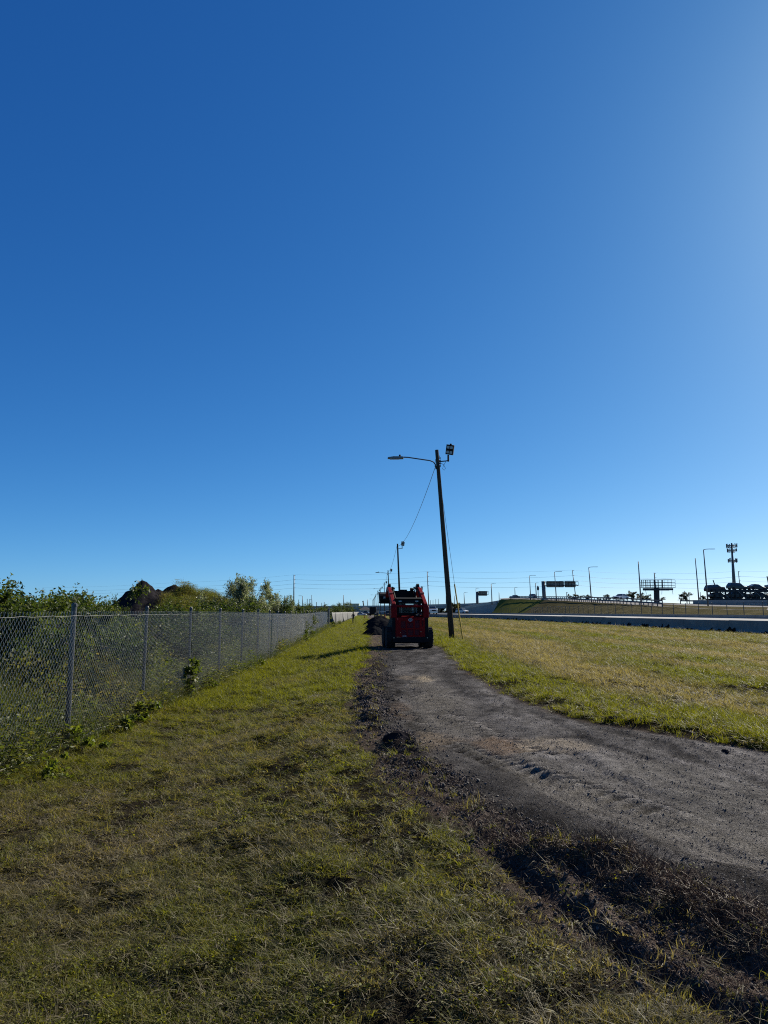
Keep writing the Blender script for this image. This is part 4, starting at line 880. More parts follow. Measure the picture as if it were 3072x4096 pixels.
def barrier_stains():
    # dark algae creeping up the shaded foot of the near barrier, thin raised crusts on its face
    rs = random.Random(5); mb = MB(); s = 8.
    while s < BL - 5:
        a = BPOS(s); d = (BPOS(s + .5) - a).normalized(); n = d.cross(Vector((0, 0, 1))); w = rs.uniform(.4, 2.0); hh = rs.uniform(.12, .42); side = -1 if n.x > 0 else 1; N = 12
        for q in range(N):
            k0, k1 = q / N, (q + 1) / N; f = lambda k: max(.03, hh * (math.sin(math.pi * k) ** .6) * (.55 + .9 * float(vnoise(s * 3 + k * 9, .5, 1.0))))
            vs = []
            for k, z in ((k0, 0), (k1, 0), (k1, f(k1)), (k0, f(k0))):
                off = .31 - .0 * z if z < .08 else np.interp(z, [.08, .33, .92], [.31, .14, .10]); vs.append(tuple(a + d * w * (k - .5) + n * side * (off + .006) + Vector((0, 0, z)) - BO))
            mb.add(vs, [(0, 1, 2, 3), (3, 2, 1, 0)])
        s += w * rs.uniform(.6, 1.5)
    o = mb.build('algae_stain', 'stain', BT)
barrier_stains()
b2 = [(35.5, 22), (33.0, 60), (32.3, 100), (31, 135), (28, 170), (22.5, 205), (15, 245)]
b2t = barrier('concrete_barrier', 'second concrete barrier on the far side of the frontage road', b2, .36, m='barrier_concrete', seg=22, seed=4)[0]; b2t.location.z = .88
def strip(name, label, A, B, m, z=.004):
    v = [(*a, z) if len(a) == 2 else tuple(a) for a in A] + [(*b, z) if len(b) == 2 else tuple(b) for b in B]; n = len(A)
    return tag(MB().add(v, [(i, i + 1, n + i + 1, n + i) for i in range(n - 1)]).build(name, m), label, kind='structure')
strip('frontage_road', 'asphalt frontage road between the two concrete barriers', [(p[0] + .06, p[1]) for p in nb], [(36.5, 14), (34.3, 45), (33, 77), (32.4, 107), (30.8, 140), (26, 185), (17, 235)], 'concrete_pale', .90)

# ------------------------------------------------------------------ highway embankment on the right
CR = [(3500, 2446, 92), (3072, 2440, 108), (2834, 2436, 122), (2650, 2426, 136), (2500, 2416, 152), (2400, 2411, 168), (2290, 2405, 195), (2178, 2400, 232), (2100, 2397, 262), (2041, 2396, 290), (2000, 2398, 320)]
CREST = [at(*p) for p in CR]
TOE = [Vector((c.x * .985 - 9, c.y - 13, .80)) for c in CREST]; TOE[-1] = Vector((CREST[-1].x - 4, CREST[-1].y - 3, .8)); TOE[-2] = Vector((CREST[-2].x - 9, CREST[-2].y - 6, .8))
FB = [(3600, 2432, 128), (3072, 2424, 142), (2834, 2419, 158), (2650, 2414, 172), (2500, 2403, 190), (2400, 2399.5, 208), (2290, 2396, 232), (2178, 2394, 268), (2100, 2392, 300), (2041, 2391.5, 325), (2000, 2394, 350)]
FARR = [at(*p) for p in FB]
mat('slope_grass', (.044, .041, .020), .95, var=.3, scale=.35, col2=(.105, .090, .048), bump=.8, bscale=3, spec=.0)
mat('slope_green', (.060, .070, .020), .95, var=.3, scale=.5, col2=(.115, .115, .035), bump=.8, bscale=3, spec=.0)
def sheet(name, label, rows, m, sub=5, kind='structure', rough=.35):
    rows = [np.array([tuple(p) for p in r]) for r in rows]; out = []
    for a, b in zip(rows[:-1], rows[1:]):
        for k in range(sub): out.append(a + (b - a) * k / sub)
    out.append(rows[-1]); n0 = len(out[0]); S = 6; fine = []
    for r in out:
        idx = np.linspace(0, n0 - 1, (n0 - 1) * S + 1); fine.append(np.stack([np.interp(idx, np.arange(n0), r[:, c]) for c in range(3)], 1))
    v = np.concatenate(fine); n = len(fine[0]); v[:, 2] += (fbm(v[:, 0], v[:, 1], .25, 3, 81) - .5) * rough
    i = np.arange(len(fine) - 1)[:, None] * n + np.arange(n - 1)[None, :]; f = np.stack([i, i + n, i + n + 1, i + 1], -1).reshape(-1, 4)[:, ::-1] if rows[-1][0][1] < rows[0][0][1] else np.stack([i, i + n, i + n + 1, i + 1], -1).reshape(-1, 4)
    return tag(ob(name, np_mesh(name, v, f), m), label, kind=kind)
sheet('grass_terrace', 'flat grass shelf between the second barrier and the embankment foot', [[Vector((np.interp(p.y, [q[1] for q in b2], [q[0] for q in b2]) - .2, p.y, .86)) for p in TOE], [p + Vector((0, 0, -.01)) for p in TOE]], 'slope_grass', 3, rough=.0)
sheet('embankment', 'dry grass embankment rising from the far fence to the highway', [TOE[:9], CREST[:9]], 'slope_grass')
sheet('embankment', 'greener grass end of the embankment beside the ramp wall', [[p + Vector((0, 0, .02)) for p in TOE[7:]], [p + Vector((0, 0, .02)) for p in CREST[7:]]], 'slope_green')
sheet('highway', 'pale highway carriageway on top of the embankment', [[c + Vector((.4, .4, -.02)) for c in CREST], FARR], 'asphalt_pale', 3, rough=.02)
BACK = [Vector((p.x * 1.35 + 8, p.y * 1.35, p.z + 1.0)) for p in FARR]
sheet('highway_verge', 'ground behind the highway falling away out of sight', [FARR, [Vector((p.x, p.y, p.z - .4)) for p in BACK], [Vector((p.x * 1.6, p.y * 1.6, -.5)) for p in BACK]], 'slope_grass', 2, rough=.1)
# grass island strip with path in front of the near carriageway, right edge
sheet('grass_island', 'strip of grass between the service path and the jersey wall at right', [[CREST[i] + Vector((1.2, 2.6, .06)) for i in range(1, 4)], [FARR[i].lerp(CREST[i], .45) + Vector((0, 0, .06)) for i in range(1, 4)]], 'slope_grass', 2, rough=.02)

def rail(name, label, pts, i0, i1, h=.72, step=1.9):
    """W-beam guardrail on posts"""
    t = thing(name, label, 'guardrail', pts[i0]); o = pts[i0]; seg = pts[i0:i1 + 1]; L = [0]
    for a, b in zip(seg[:-1], seg[1:]): L.append(L[-1] + (b - a).length)
    def pos(s): return Vector([np.interp(s, L, [p[c] for p in seg]) for c in range(3)])
    pm = MB().box((0, 0, h / 2 - .1), (.15, .20, h + .2)).mesh('post'); pm.materials.append(MATS['steel_far'])
    s = 0.; k = 0
    while s < L[-1] and k < 200:
        p = pos(s); ob('post', pm, None, t, tuple(p - o)); s += step; k += 1
    nn = int(L[-1] / 4) + 1; v = []; W = [(0, -.16), (-.04, -.11), (0, -.03), (0, .03), (-.04, .11), (0, .16)]
    for q in range(nn + 1):
        p = pos(L[-1] * q / nn); d = pos(min(L[-1], L[-1] * q / nn + .5)) - pos(max(0, L[-1] * q / nn - .5)); n = Vector((d.y, -d.x, 0)).normalized()
        for x, z in W: v.append(tuple(p - o - n * (.12 + x) + Vector((0, 0, h - .12 + z))))
        for x, z in W[::-1]: v.append(tuple(p - o - n * (.135 + x) + Vector((0, 0, h - .12 + z))))
    k = 12; MB().add(v, [(q * k + a, q * k + (a + 1) % k, (q + 1) * k + (a + 1) % k, (q + 1) * k + a) for q in range(nn) for a in range(k)]).build('rail', 'steel_far', t)
    return t
rail('guardrail', 'near steel guardrail on posts along the crest of the embankment', CREST, 3, 9)
rail('guardrail', 'far steel guardrail along the back of the highway', FARR, 3, 9, .78, 2.4)
# jersey wall in front of the truck
def wall_run(name, label, P, h, th=.5, m='concrete', cat='barrier'):
    t = thing(name, label, cat, P[0])
    for a, b in zip(P[:-1], P[1:]):
        d = b - a; n = Vector((d.y, -d.x, 0)).normalized() * th / 2; v = [a - n, a + n, b + n, b - n]; v = v + [p + Vector((0, 0, h)) for p in v]; v[0:4] = [p - Vector((0, 0, .5)) for p in v[0:4]]
        MB().add([tuple(p - P[0]) for p in v], [(0, 3, 2, 1), (4, 5, 6, 7), (0, 1, 5, 4), (1, 2, 6, 5), (2, 3, 7, 6), (3, 0, 4, 7)]).build('wall_section', m, t)
    return t
JW = [at(2776, 2417, 168), at(2870, 2418, 160), at(2960, 2419, 152), at(3072, 2420, 146), at(3300, 2423, 140)]
wall_run('jersey_wall', 'grey concrete wall in front of the car transporter at the right edge', JW, .98)
rail('guardrail', 'short guardrail end joining the grey concrete wall', [at(2722, 2416, 170), at(2750, 2416, 169), at(2776, 2417, 168)], 0, 2, .9, 1.5)

# far chain link fence at the embankment foot
def far_fence():
    t = thing('boundary_fence', 'thin far chain link fence on posts at the foot of the embankment', 'fence', (0, 0, 0)); A = [Vector((p.x - 2.5, p.y - 2, .82)) for p in TOE[:9]]; L = [0]
    for a, b in zip(A[:-1], A[1:]): L.append(L[-1] + (b - a).length)
    pos = lambda s: Vector([np.interp(s, L, [p[c] for p in A]) for c in range(3)])
    pm = MB().tube([(0, 0, -.3), (0, 0, 1.85)], .045, 6).lathe([(.06, 1.84), (.05, 1.92), (.01, 1.94)], n=6).mesh('post'); pm.materials.append(MATS['galvanised']); pts = []; s = 0
    while s < L[-1] - 3: pts.append(pos(s)); s += 3.05
    pan = wire_panel(3.05, 1.8, .0814, .088, .0022); pan.materials.append(MATS['galv_dark'])
    for i, p in enumerate(pts):
        ob('post', pm, None, t, tuple(p))
        if i + 1 < len(pts) and p.y < 190:
            d = pts[i + 1] - p; o = tag(ob('wire_mesh', pan, None, t, tuple(p)), None, kind='stuff'); o.rotation_euler = (0, 0, math.atan2(d.y, d.x)); o.scale = (d.length / 3.05, 1, 1)
    MB().tube([tuple(p + Vector((0, 0, 1.82))) for p in pts], .02, 4).build('top_rail', 'galv_dark', t)
far_fence()

# ------------------------------------------------------------------ overpass, ramp wall
def overpass():
    t = thing('overpass', 'long grey concrete overpass crossing the whole background', 'bridge', at(1536, 2440, 430))
    O = t.location; L = [at(860, 2429, 500), at(1100, 2424, 480), at(1400, 2422.5, 455), at(1560, 2421, 440), at(1750, 2416, 425), at(1870, 2413, 410), at(1960, 2408, 400)]
    for nm, z0, z1, th, m in (('parapet', -.1, -1.1, .4, 'concrete_pale'), ('deck', -1.1, -2.6, 9.0, 'concrete_far')):
        for a, b in zip(L[:-1], L[1:]):
            n = Vector((0, 1, 0)) * th; y0 = Vector((0, 0 if nm == 'parapet' else .25, 0)); v = []
            for p, q in ((a, z1), (a, z0), (b, z0), (b, z1)): v += [tuple(p + y0 + Vector((0, 0, q)) - O), tuple(p + y0 + n + Vector((0, 0, q)) - O)]
            MB().add(v, [(0, 6, 4, 2), (1, 3, 5, 7), (2, 4, 5, 3), (0, 1, 7, 6), (0, 2, 3, 1), (6, 7, 5, 4)]).build(nm, m, t)
    for a, b in ((L[0], L[1]), (L[1], L[2]), (L[2], L[3]), (L[3], at(1680, 2419, 431))):     # solid approach wall
        v = []
        for p in (a, b): v += [tuple(Vector((p.x, p.y + .9, -1)) - O), tuple(Vector((p.x, p.y + .9, p.z - 2.6)) - O)]
        MB().add(v + [(x, y + 6, z) for x, y, z in v], [(0, 2, 3, 1), (4, 5, 7, 6), (0, 1, 5, 4), (2, 6, 7, 3), (1, 3, 7, 5)]).build('approach_wall', 'concrete_far', t)
    for px in (1700, 1728, 1756, 1790, 1815, 1845):
        p = at(px, 2425, 428); MB().tube([(p.x - O.x, p.y + 3 - O.y, -1 - O.z), (p.x - O.x, p.y + 3 - O.y, p.z + 1 - O.z)], .7, 8).build('column', 'concrete_far', t)
overpass()
def ramp():
    t = thing('ramp_wall', 'grey panelled retaining wall of the ramp rising to the right', 'wall', at(1850, 2440, 372)); O = t.location
    W = [at(1842, 2433, 385), at(1900, 2421, 372), at(1950, 2412, 362), at(1985, 2406, 352), at(2041, 2397, 335)]
    for a, b in zip(W[:-1], W[1:]):
        n = max(1, int((b - a).length / 3.2))
        for k in range(n):
            p, q = a.lerp(b, k / n), a.lerp(b, (k + 1) / n - .008); v = []
            for r in (p, q): v += [tuple(Vector((r.x, r.y, -1)) - O), tuple(Vector((r.x, r.y, r.z - .9)) - O)]
            MB().add(v + [(x, y + .5, z) for x, y, z in v], [(0, 2, 3, 1), (4, 5, 7, 6), (0, 1, 5, 4), (2, 6, 7, 3), (1, 3, 7, 5)]).build('wall_panel', 'concrete_far', t)
        v = []
        for r in (a, b): v += [tuple(r + Vector((0, -.2, -.95)) - O), tuple(r + Vector((0, -.2, .35)) - O)]
        MB().add(v + [(x, y + .8, z) for x, y, z in v], [(0, 2, 3, 1), (4, 5, 7, 6), (0, 1, 5, 4), (2, 6, 7, 3), (1, 3, 7, 5), (0, 4, 6, 2)]).build('coping', 'concrete_pale', t)
    a = at(1984, 2405, 351) - O; b = at(2028, 2405, 340) - O                                   # pale abutment box at the end of the wall
    MB().box(((a.x + b.x) / 2, (a.y + b.y) / 2 - 1.2, a.z - 1.1), (b.x - a.x, 1.2, 1.3)).build('abutment', 'concrete_pale', t); MB().box((a.x, a.y - 1.4, a.z - 1.6), (.6, 1.2, 3.0)).build('abutment_post', 'concrete_pale', t)
ramp()

# ------------------------------------------------------------------ highway lamp posts and far poles
def lamp_post(label, pxt, pyt, pxb, pyb, Y, arm=1, r=.11):
    b = at(pxb, pyb, Y); tp = at(pxt, pyt, Y); t = thing('street_lamp', label, 'street lamp', b, 0, 'steel highway lamp posts'); d = tp - b
    MB().tube([(0, 0, -1.0), tuple(d * .5), tuple(d)], [r * 1.35, r * 1.05, r * .75], 8).build('shaft', 'galv_dark', t, smooth=True)
    if arm:
        MB().tube([tuple(d), tuple(d + Vector((arm * .5, 0, .12))), tuple(d + Vector((arm * 1.3, 0, .16)))], r * .5, 6).build('arm', 'galv_dark', t); MB().box(d + Vector((arm * 1.8, 0, .15)), (.9, .3, .10)).build('lamp_head', 'galv_dark', t)
for a in [('tallest steel lamp post nearest the right edge, in front of the concrete wall', 2814, 2199, 2834, 2436, 142, 1), ('steel post without arm just left of the tallest lamp post', 2781, 2233, 2797, 2416, 170, 0), ('armless steel post left of the billboard frame', 2553, 2246, 2565, 2421, 150, 0),
          ('lamp post right of the double sign gantry, with a small plate', 2355, 2270, 2367, 2411, 178, 1), ('lamp post crossing in front of the left gantry sign', 2218, 2288, 2226, 2399, 216, 1), ('lamp post left of the double sign gantry', 2118, 2303, 2123, 2396, 255, 1), ('shorter far lamp post just left of the gantry column', 2142, 2333, 2146, 2393, 330, .6),
          ('lamp post standing at the ramp wall right of the small sign', 1965, 2336, 1968, 2410, 352, 1), ('lamp post above the crest, in the gap left of the gantry', 2059, 2351, 2061, 2393, 420, .6), ('lamp post directly left of the small sign', 1904, 2354, 1906, 2440, 420, .8), ('lamp post on the overpass left of the small sign', 1856, 2371, 1858, 2420, 440, 1),
          ('thin lamp post right of the guy wire', 1818, 2384, 1819, 2432, 460, .6), ('small lamp post above the ramp coping', 1996, 2369, 1997, 2402, 480, 0), ('thin post behind the nearest wooden pole', 1784, 2380, 1785, 2440, 470, 0), ('lamp mast with square head standing above the bushes right of the tall steel pole', 1210, 2385, 1211, 2440, 250, -.5),
          ('thin far mast right of the square-headed lamp mast', 1247, 2380, 1248, 2440, 420, 0), ('thin far mast above the bushes behind the cloth fence', 1374, 2380, 1375, 2440, 430, 0), ('faint mast left of the green building', 1403, 2399, 1403, 2425, 470, 0), ('faint mast above the green building', 1470, 2398, 1471, 2432, 470, 0)]:
    lamp_post(*a, r=.13 if a[5] < 300 else .20)
def utility(label, px, pt, Y, h=None, lean=0., base=None, arms=True, m='steel_far', r=.26):
    tp = at(px, pt, Y); b = Vector((tp.x + lean, Y, 0 if base is None else base)); t = thing('utility_pole', label, 'utility pole', b, 0, 'far utility poles'); d = tp - b
    MB().tube([(0, 0, -.5), tuple(d * .5), tuple(d)], [r, r * .8, r * .6], 8).build('shaft', m, t, smooth=True)
    if arms:
        for k in range(4): MB().tube([tuple(d - Vector((0, 0, .4 + 2.3 * k))), tuple(d + Vector((.9, 0, -.3 - 2.3 * k)))], .09, 5).build('insulator', m, t)
    return tp
LINE = [utility('far utility pole above the leftmost shrubs', 172, 2351, 600, lean=.5), utility('far utility pole peeping over the grassy ridge of the mound', 704, 2330, 500, lean=0), utility('tall steel utility pole right of the willow', 1176, 2299, 396, lean=.2, r=.4), utility('tall utility pole between the loader and the nearest wooden pole', 1709, 2286, 364, lean=.8, r=.3),
        utility('utility pole rising behind the right sign of the gantry', 2289, 2280, 351, lean=2.0), utility('utility pole rising behind the billboard frame', 2617, 2291, 375, lean=.7, r=.42), utility('utility pole right of the cell tower', 2953, 2284, 360, lean=.9)]
for k, (a, b) in enumerate([(0, 1), (1, 2), (2, 3), (3, 4), (4, 5), (5, 6)] + [(6, None)]):
    A = LINE[a]; Bp = LINE[b] if b is not None else A + Vector((70, -10, 0)); nm = ['left edge shrubs to mound', 'mound to tall steel pole', 'tall steel pole to the pole beside the loader', 'pole beside the loader to the gantry', 'gantry to billboard', 'billboard to cell tower', 'cell tower pole out of the right edge'][k]
    t = thing('power_line', 'four thin power wires spanning ' + ('from ' if k < 6 else 'from ') + nm, 'power line', A, 0, 'far power lines')
    for w in range(4): MB().tube(sagging(Vector((.8, 0, -.4 - 2.3 * w)) if w else Vector((0, 0, .0)), Bp - A + (Vector((.8, 0, -.4 - 2.3 * w)) if w else Vector((0, 0, 0))), 1.1 if w else .8, 10), .035 if w else .022, 4).build('wire', 'cable', t)
for a in [('short wooden pole leaning left beside the car transporter', 2852, 2320, 210, 3.2), ('dark pole at the very right edge behind the transporter', 3068, 2305, 190, 1.5), ('small utility pole with transformer left of the leaning pole', 2842, 2355, 420, .2), ('small pole left of the young willow', 1082, 2373, 300, 0), ('small pole right of the young willow', 1139, 2382, 330, 0), ('small pole above the low bushes', 1195, 2398, 420, 0),
          ('left pole of a close far pair above the bushes', 1229, 2395, 380, 0), ('pole with transformer right of the far pair', 1239, 2396, 390, .3), ('small far pole left of the gate', 1266, 2408, 420, 0), ('far pole above the gate', 1287, 2411, 440, 0), ('far pole right above the round bush', 1297, 2408, 440, 0),
          ('leftmost of the four far poles seen beside the nearest wooden pole', 1722, 2401, 560, 0), ('second of the four far poles beside the nearest wooden pole', 1732, 2401, 560, 0), ('third of the four far poles beside the nearest wooden pole', 1743, 2397, 540, 0), ('rightmost of the four far poles beside the nearest wooden pole', 1753, 2395, 520, 0), ('small pole with crossarms behind the gantry signs', 2266, 2368, 420, 0), ('dark small pole behind the trees right of the billboard', 2755, 2368, 420, 0), ('small pole left of the transporter', 2801, 2368, 430, 0)]:
    utility(a[0], a[1], a[2], a[3], lean=a[4], arms='crossarm' in a[0] or 'transformer' in a[0], m='wood_pole', r=.24)

# sign gantries (seen from behind)
def gantry(label, pole_px, pole_top, pole_base, Y, signs, ytop, ybot):
    b = at(pole_px[1], pole_base, Y); tp = at(pole_px[0], pole_top, Y); t = thing('sign_gantry', label, 'road sign', b); d = tp - b
    MB().tube([(0, 0, -2), tuple(d)], .62, 14).build('column', 'steel_far', t, smooth=True); MB().lathe([(1.3, -2.5), (1.3, .35)], n=12).build('footing', 'concrete', t)
    z1, z0 = at(0, ytop, Y).z - b.z, at(0, ybot, Y).z - b.z; h = z1 - z0; xe = at(signs[-1][1], ytop, Y).x - b.x + .6; tr = MB(); zt, zb = z1 - h * .14, z0 + h * .26
    for y in (-.6, .3):
        for z in (zt, zb): tr.tube([(d.x, y, z), (xe, y, z)], .11, 6)
    n = int(xe / 2.0); st = (xe - d.x) / n
    for k in range(n + 1): tr.tube([(d.x + k * st, -.6, zb), (d.x + k * st, -.6, zt)], .06, 5)
    for k in range(n): tr.tube([(d.x + k * st, -.6, zb if k % 2 else zt), (d.x + (k + 1) * st, -.6, zt if k % 2 else zb)], .06, 5)
    tr.build('truss', 'steel_dark', t)
    for s0, s1 in signs:
        x0, x1 = at(s0, ytop, Y).x - b.x, at(s1, ytop, Y).x - b.x; r = .35; pr = []
        for cx, cz, a0 in ((x1 - r, z1 - r, 0), (x0 + r, z1 - r, 90), (x0 + r, z0 + r, 180), (x1 - r, z0 + r, 270)):
            pr += [(cx + r * math.cos(R(a0 + q * 30)), cz + r * math.sin(R(a0 + q * 30))) for q in range(4)]
        sg = MB().prism(pr, .55, .65, 'y').build('sign_panel', 'sign_back', t)
        k = int((x1 - x0) / 1.2); fr = MB()
        for q in range(k + 1): fr.box((x0 + .15 + (x1 - x0 - .3) * q / k, .5, (z0 + z1) / 2), (.08, .09, h * .96))
        fr.build('stiffener', 'steel_dark', sg)
gantry('cantilever gantry with two grey sign backs, one wide and one narrow', (2173, 2178), 2325, 2400, 240, [(2186, 2257), (2259, 2304)], 2324, 2349)
gantry('small single grey sign back on a cantilever post beside the ramp wall', (1909, 1911), 2367, 2438, 392, [(1914, 1949)], 2364, 2383)

# empty billboard frame
def billboard():
    Y = 300.; b = at(2626, 2395, Y); t = thing('billboard_frame', 'empty rusted billboard frame on a single thick post', 'billboard', b); P = lambda px, py: at(px, py, Y) - b
    c = P(2626, 2352); MB().tube([(0, 0, -3), (c.x, 0, c.z)], 1.15, 12).build('post', 'steel_dark', t)
    a, e = P(2573, 2353), P(2690, 2353); MB().box(((a.x + e.x) / 2, 0, P(0, 2357).z), (e.x - a.x, 1.4, .85)).build('beam', 'steel_dark', t)
    MB().box(((a.x + e.x) / 2 - 3, -1.1, P(0, 2363).z), (7.2, .7, .1)).build('catwalk', 'steel_dark', t); MB().box(((a.x + e.x) / 2 + 2.2, -1.1, P(0, 2363).z), (4, .7, .1)).build('catwalk', 'steel_dark', t)
    for yo, m in ((-1.0, 'steel_dark'), (1.0, 'steel_dark')):
        for i, px in enumerate((2568, 2576, 2583, 2592, 2601, 2609, 2617, 2625, 2641, 2658, 2665, 2680, 2694)):
            thick = .22 if px in (2576, 2592, 2609, 2625, 2641, 2658) else .07
            if yo > 0 and i % 2: continue
            p, q = P(px, 2352), P(px - 1, 2320); MB().tube([(p.x + yo * 1.2, yo, p.z), (q.x + yo * 1.2, yo, q.z)], thick, 5).build('upright', m, t)
        for py in (2320, 2331, 2342, 2351):
            p, q = P(2567, py), P(2694, py - 1); MB().tube([(p.x + yo, yo, p.z), (q.x + yo, yo, q.z)], .09, 5).build('stringer', m, t)
    for px, dx in ((2582, 4), (2648, -1), (2689, 3)): p, q = P(px, 2360), P(px + dx, 2378); MB().tube([tuple(p), tuple(q)], .08, 5).build('hanging_strut', 'steel_dark', t)
billboard()

# cell tower
def cell_tower():
    Y = 350.; b = at(2943, 2440, Y); tp = at(2926, 2172, Y); t = thing('cell_tower', 'tall cell tower with three rings of antenna panels above the car transporter', 'tower', b); d = tp - b
    MB().tube([(0, 0, -1), tuple(d * .5), tuple(d)], [1.1, .75, .32], 14).build('mast', 'galv_dark', t, smooth=True); rs = random.Random(3)
    for pz, n, w in ((2184, 12, 2.35), (2203, 12, 2.1), (2243, 12, 2.0)):
        f = (at(0, pz, Y).z - b.z) / d.z; c = d * f; pl = MB(); pts = [c + Vector((w * math.cos(2 * math.pi * k / 3 + .4), w * math.sin(2 * math.pi * k / 3 + .4), 0)) for k in range(3)]
        for z in (-.6, .25):
            for k in range(3): pl.tube([tuple(pts[k] + Vector((0, 0, z))), tuple(pts[(k + 1) % 3] + Vector((0, 0, z)))], .12, 5); pl.tube([tuple(c + Vector((0, 0, z))), tuple(pts[k] + Vector((0, 0, z)))], .12, 5)
        pl.build('platform', 'steel_far', t)
        for k in range(n):
            a = 2 * math.pi * k / n + .2; p = c + Vector((w * 1.05 * math.cos(a), w * 1.05 * math.sin(a), rs.uniform(-.1, .4))); MB().box(p, (rs.uniform(.25, .42), .18, rs.uniform(1.4, 2.1)), (0, 0, a + math.pi / 2)).build('antenna_panel', 'steel_far', t)
cell_tower()

# ------------------------------------------------------------------ vehicles
def car_mesh(kind, col):
    """side profile pulled across the width, narrowed at the glass; origin under the middle, front towards -Y"""
    B = {'suv': ([(-2.3, .35), (-2.33, .75), (-2.2, .98), (-1.25, 1.10), (2.2, 1.12), (2.32, .8), (2.3, .35)], [(-1.25, 1.08), (-.55, 1.72), (1.75, 1.76), (2.2, 1.10)]),
         'sedan': ([(-2.3, .3), (-2.32, .65), (-2.15, .82), (-1.0, .95), (1.6, .98), (2.3, .92), (2.34, .6), (2.3, .3)], [(-1.0, .93), (-.25, 1.42), (.85, 1.45), (1.65, .96)]),
         'pickup': ([(-2.9, .45), (-2.92, 1.0), (-2.75, 1.2), (-1.5, 1.28), (.7, 1.28), (2.9, 1.25), (2.92, .6), (2.85, .45)], [(-1.5, 1.25), (-.8, 1.9), (.45, 1.92), (.75, 1.26)])}[kind]
    body = MB(); body.prism(B[0], -.92, .92)
    cab = MB(); n = len(B[1]); v = [(-.88 + (.16 if p[1] > 1.2 else 0), *p) for p in B[1]] + [(.88 - (.16 if p[1] > 1.2 else 0), *p) for p in B[1]]; cab.add(v, [tuple(range(n))[::-1], tuple(range(n, 2 * n))] + [(i, (i + 1) % n, n + (i + 1) % n, n + i) for i in range(n)])
    roof = MB(); t0, t1 = B[1][1], B[1][2]; roof.box((0, (t0[0] + t1[0]) / 2, max(t0[1], t1[1]) + .02), (1.42, t1[0] - t0[0] + .05, .05))
    return B, body, cab, roof
def car(name, label, kind, col, loc, rz, pitch=0., group=None, cat='car'):
    t = thing(name, label, cat, loc, rz, group); t.rotation_euler = (pitch, 0, rz); B, body, cab, roof = car_mesh(kind, col)
    body.build('body', col, t, bevel=.06); cab.build('window_glass', 'glass', t, bevel=.03); roof.build('roof', col, t, bevel=.02)
    L = B[0][0][0]; R2 = .36 if kind != 'pickup' else .42
    pl = MB()
    for q in (B[1][0], B[1][3]):
        for sx in (-1, 1):
            top = B[1][1] if q is B[1][0] else B[1][2]; pl.tube([(sx * .885, q[0], q[1]), (sx * .735, top[0], top[1])], .045, 5)
    pl.build('pillar', col, t)
    for sx in (-1, 1):
        for y in (L * .62, -L * .62):
            w = bpy.data.objects.new('wheel', None); COL.objects.link(w); w.parent = t; w.location = (sx * .82, y, R2)
            MB().lathe([(R2 * .6, -.11), (R2, -.1), (R2, .1), (R2 * .6, .11)], axis='x', n=20).build('tyre', 'rubber', w); MB().lathe([(R2 * .62, -.09), (R2 * .62, .115), (.05, .1)], axis='x', n=16).build('rim', 'rim', w)
        zl = B[0][1][1] - .02; MB().box((sx * .68, L - .01, zl), (.34, .06, .15)).build('headlight', 'lens', t); MB().box((sx * .74, -L + .01, zl + .1), (.25, .06, .18)).build('tail_light', 'red_lens', t); MB().box((sx * .99, L * .32, B[0][3][1] + .05), (.18, .12, .14)).build('mirror', col, t)
    MB().box((0, L - .015, B[0][1][1] - .08), (.95, .05, .26)).build('radiator_grille', 'black_plastic', t); MB().box((0, L - .02, .46), (1.7, .1, .16)).build('bumper', 'black_plastic' if kind != 'pickup' else 'chrome', t)
    return t
car('pickup_truck', 'white pickup truck facing the camera just right of the loader', 'pickup', 'car_white', (at(1727, 2452, 172).x, 172, .90), R(6), cat='pickup')
car('car', 'small white car on the frontage road near the ramp wall', 'suv', 'car_white', (at(1848, 2440, 250).x, 250, .9), R(40))
car('car', 'white sedan driving on the highway below the billboard area', 'sedan', 'car_white', at(2484, 2397, 187) + Vector((0, 0, -.1)), R(-50))
car('car', 'pale sport utility car coming over the highway crest', 'suv', 'car_silver', at(2132, 2393, 285) + Vector((0, 0, -.1)), R(8))
car('car', 'silver car on the highway at the top of the green slope', 'sedan', 'car_silver', at(2058, 2393, 312) + Vector((0, 0, -.1)), R(-60))

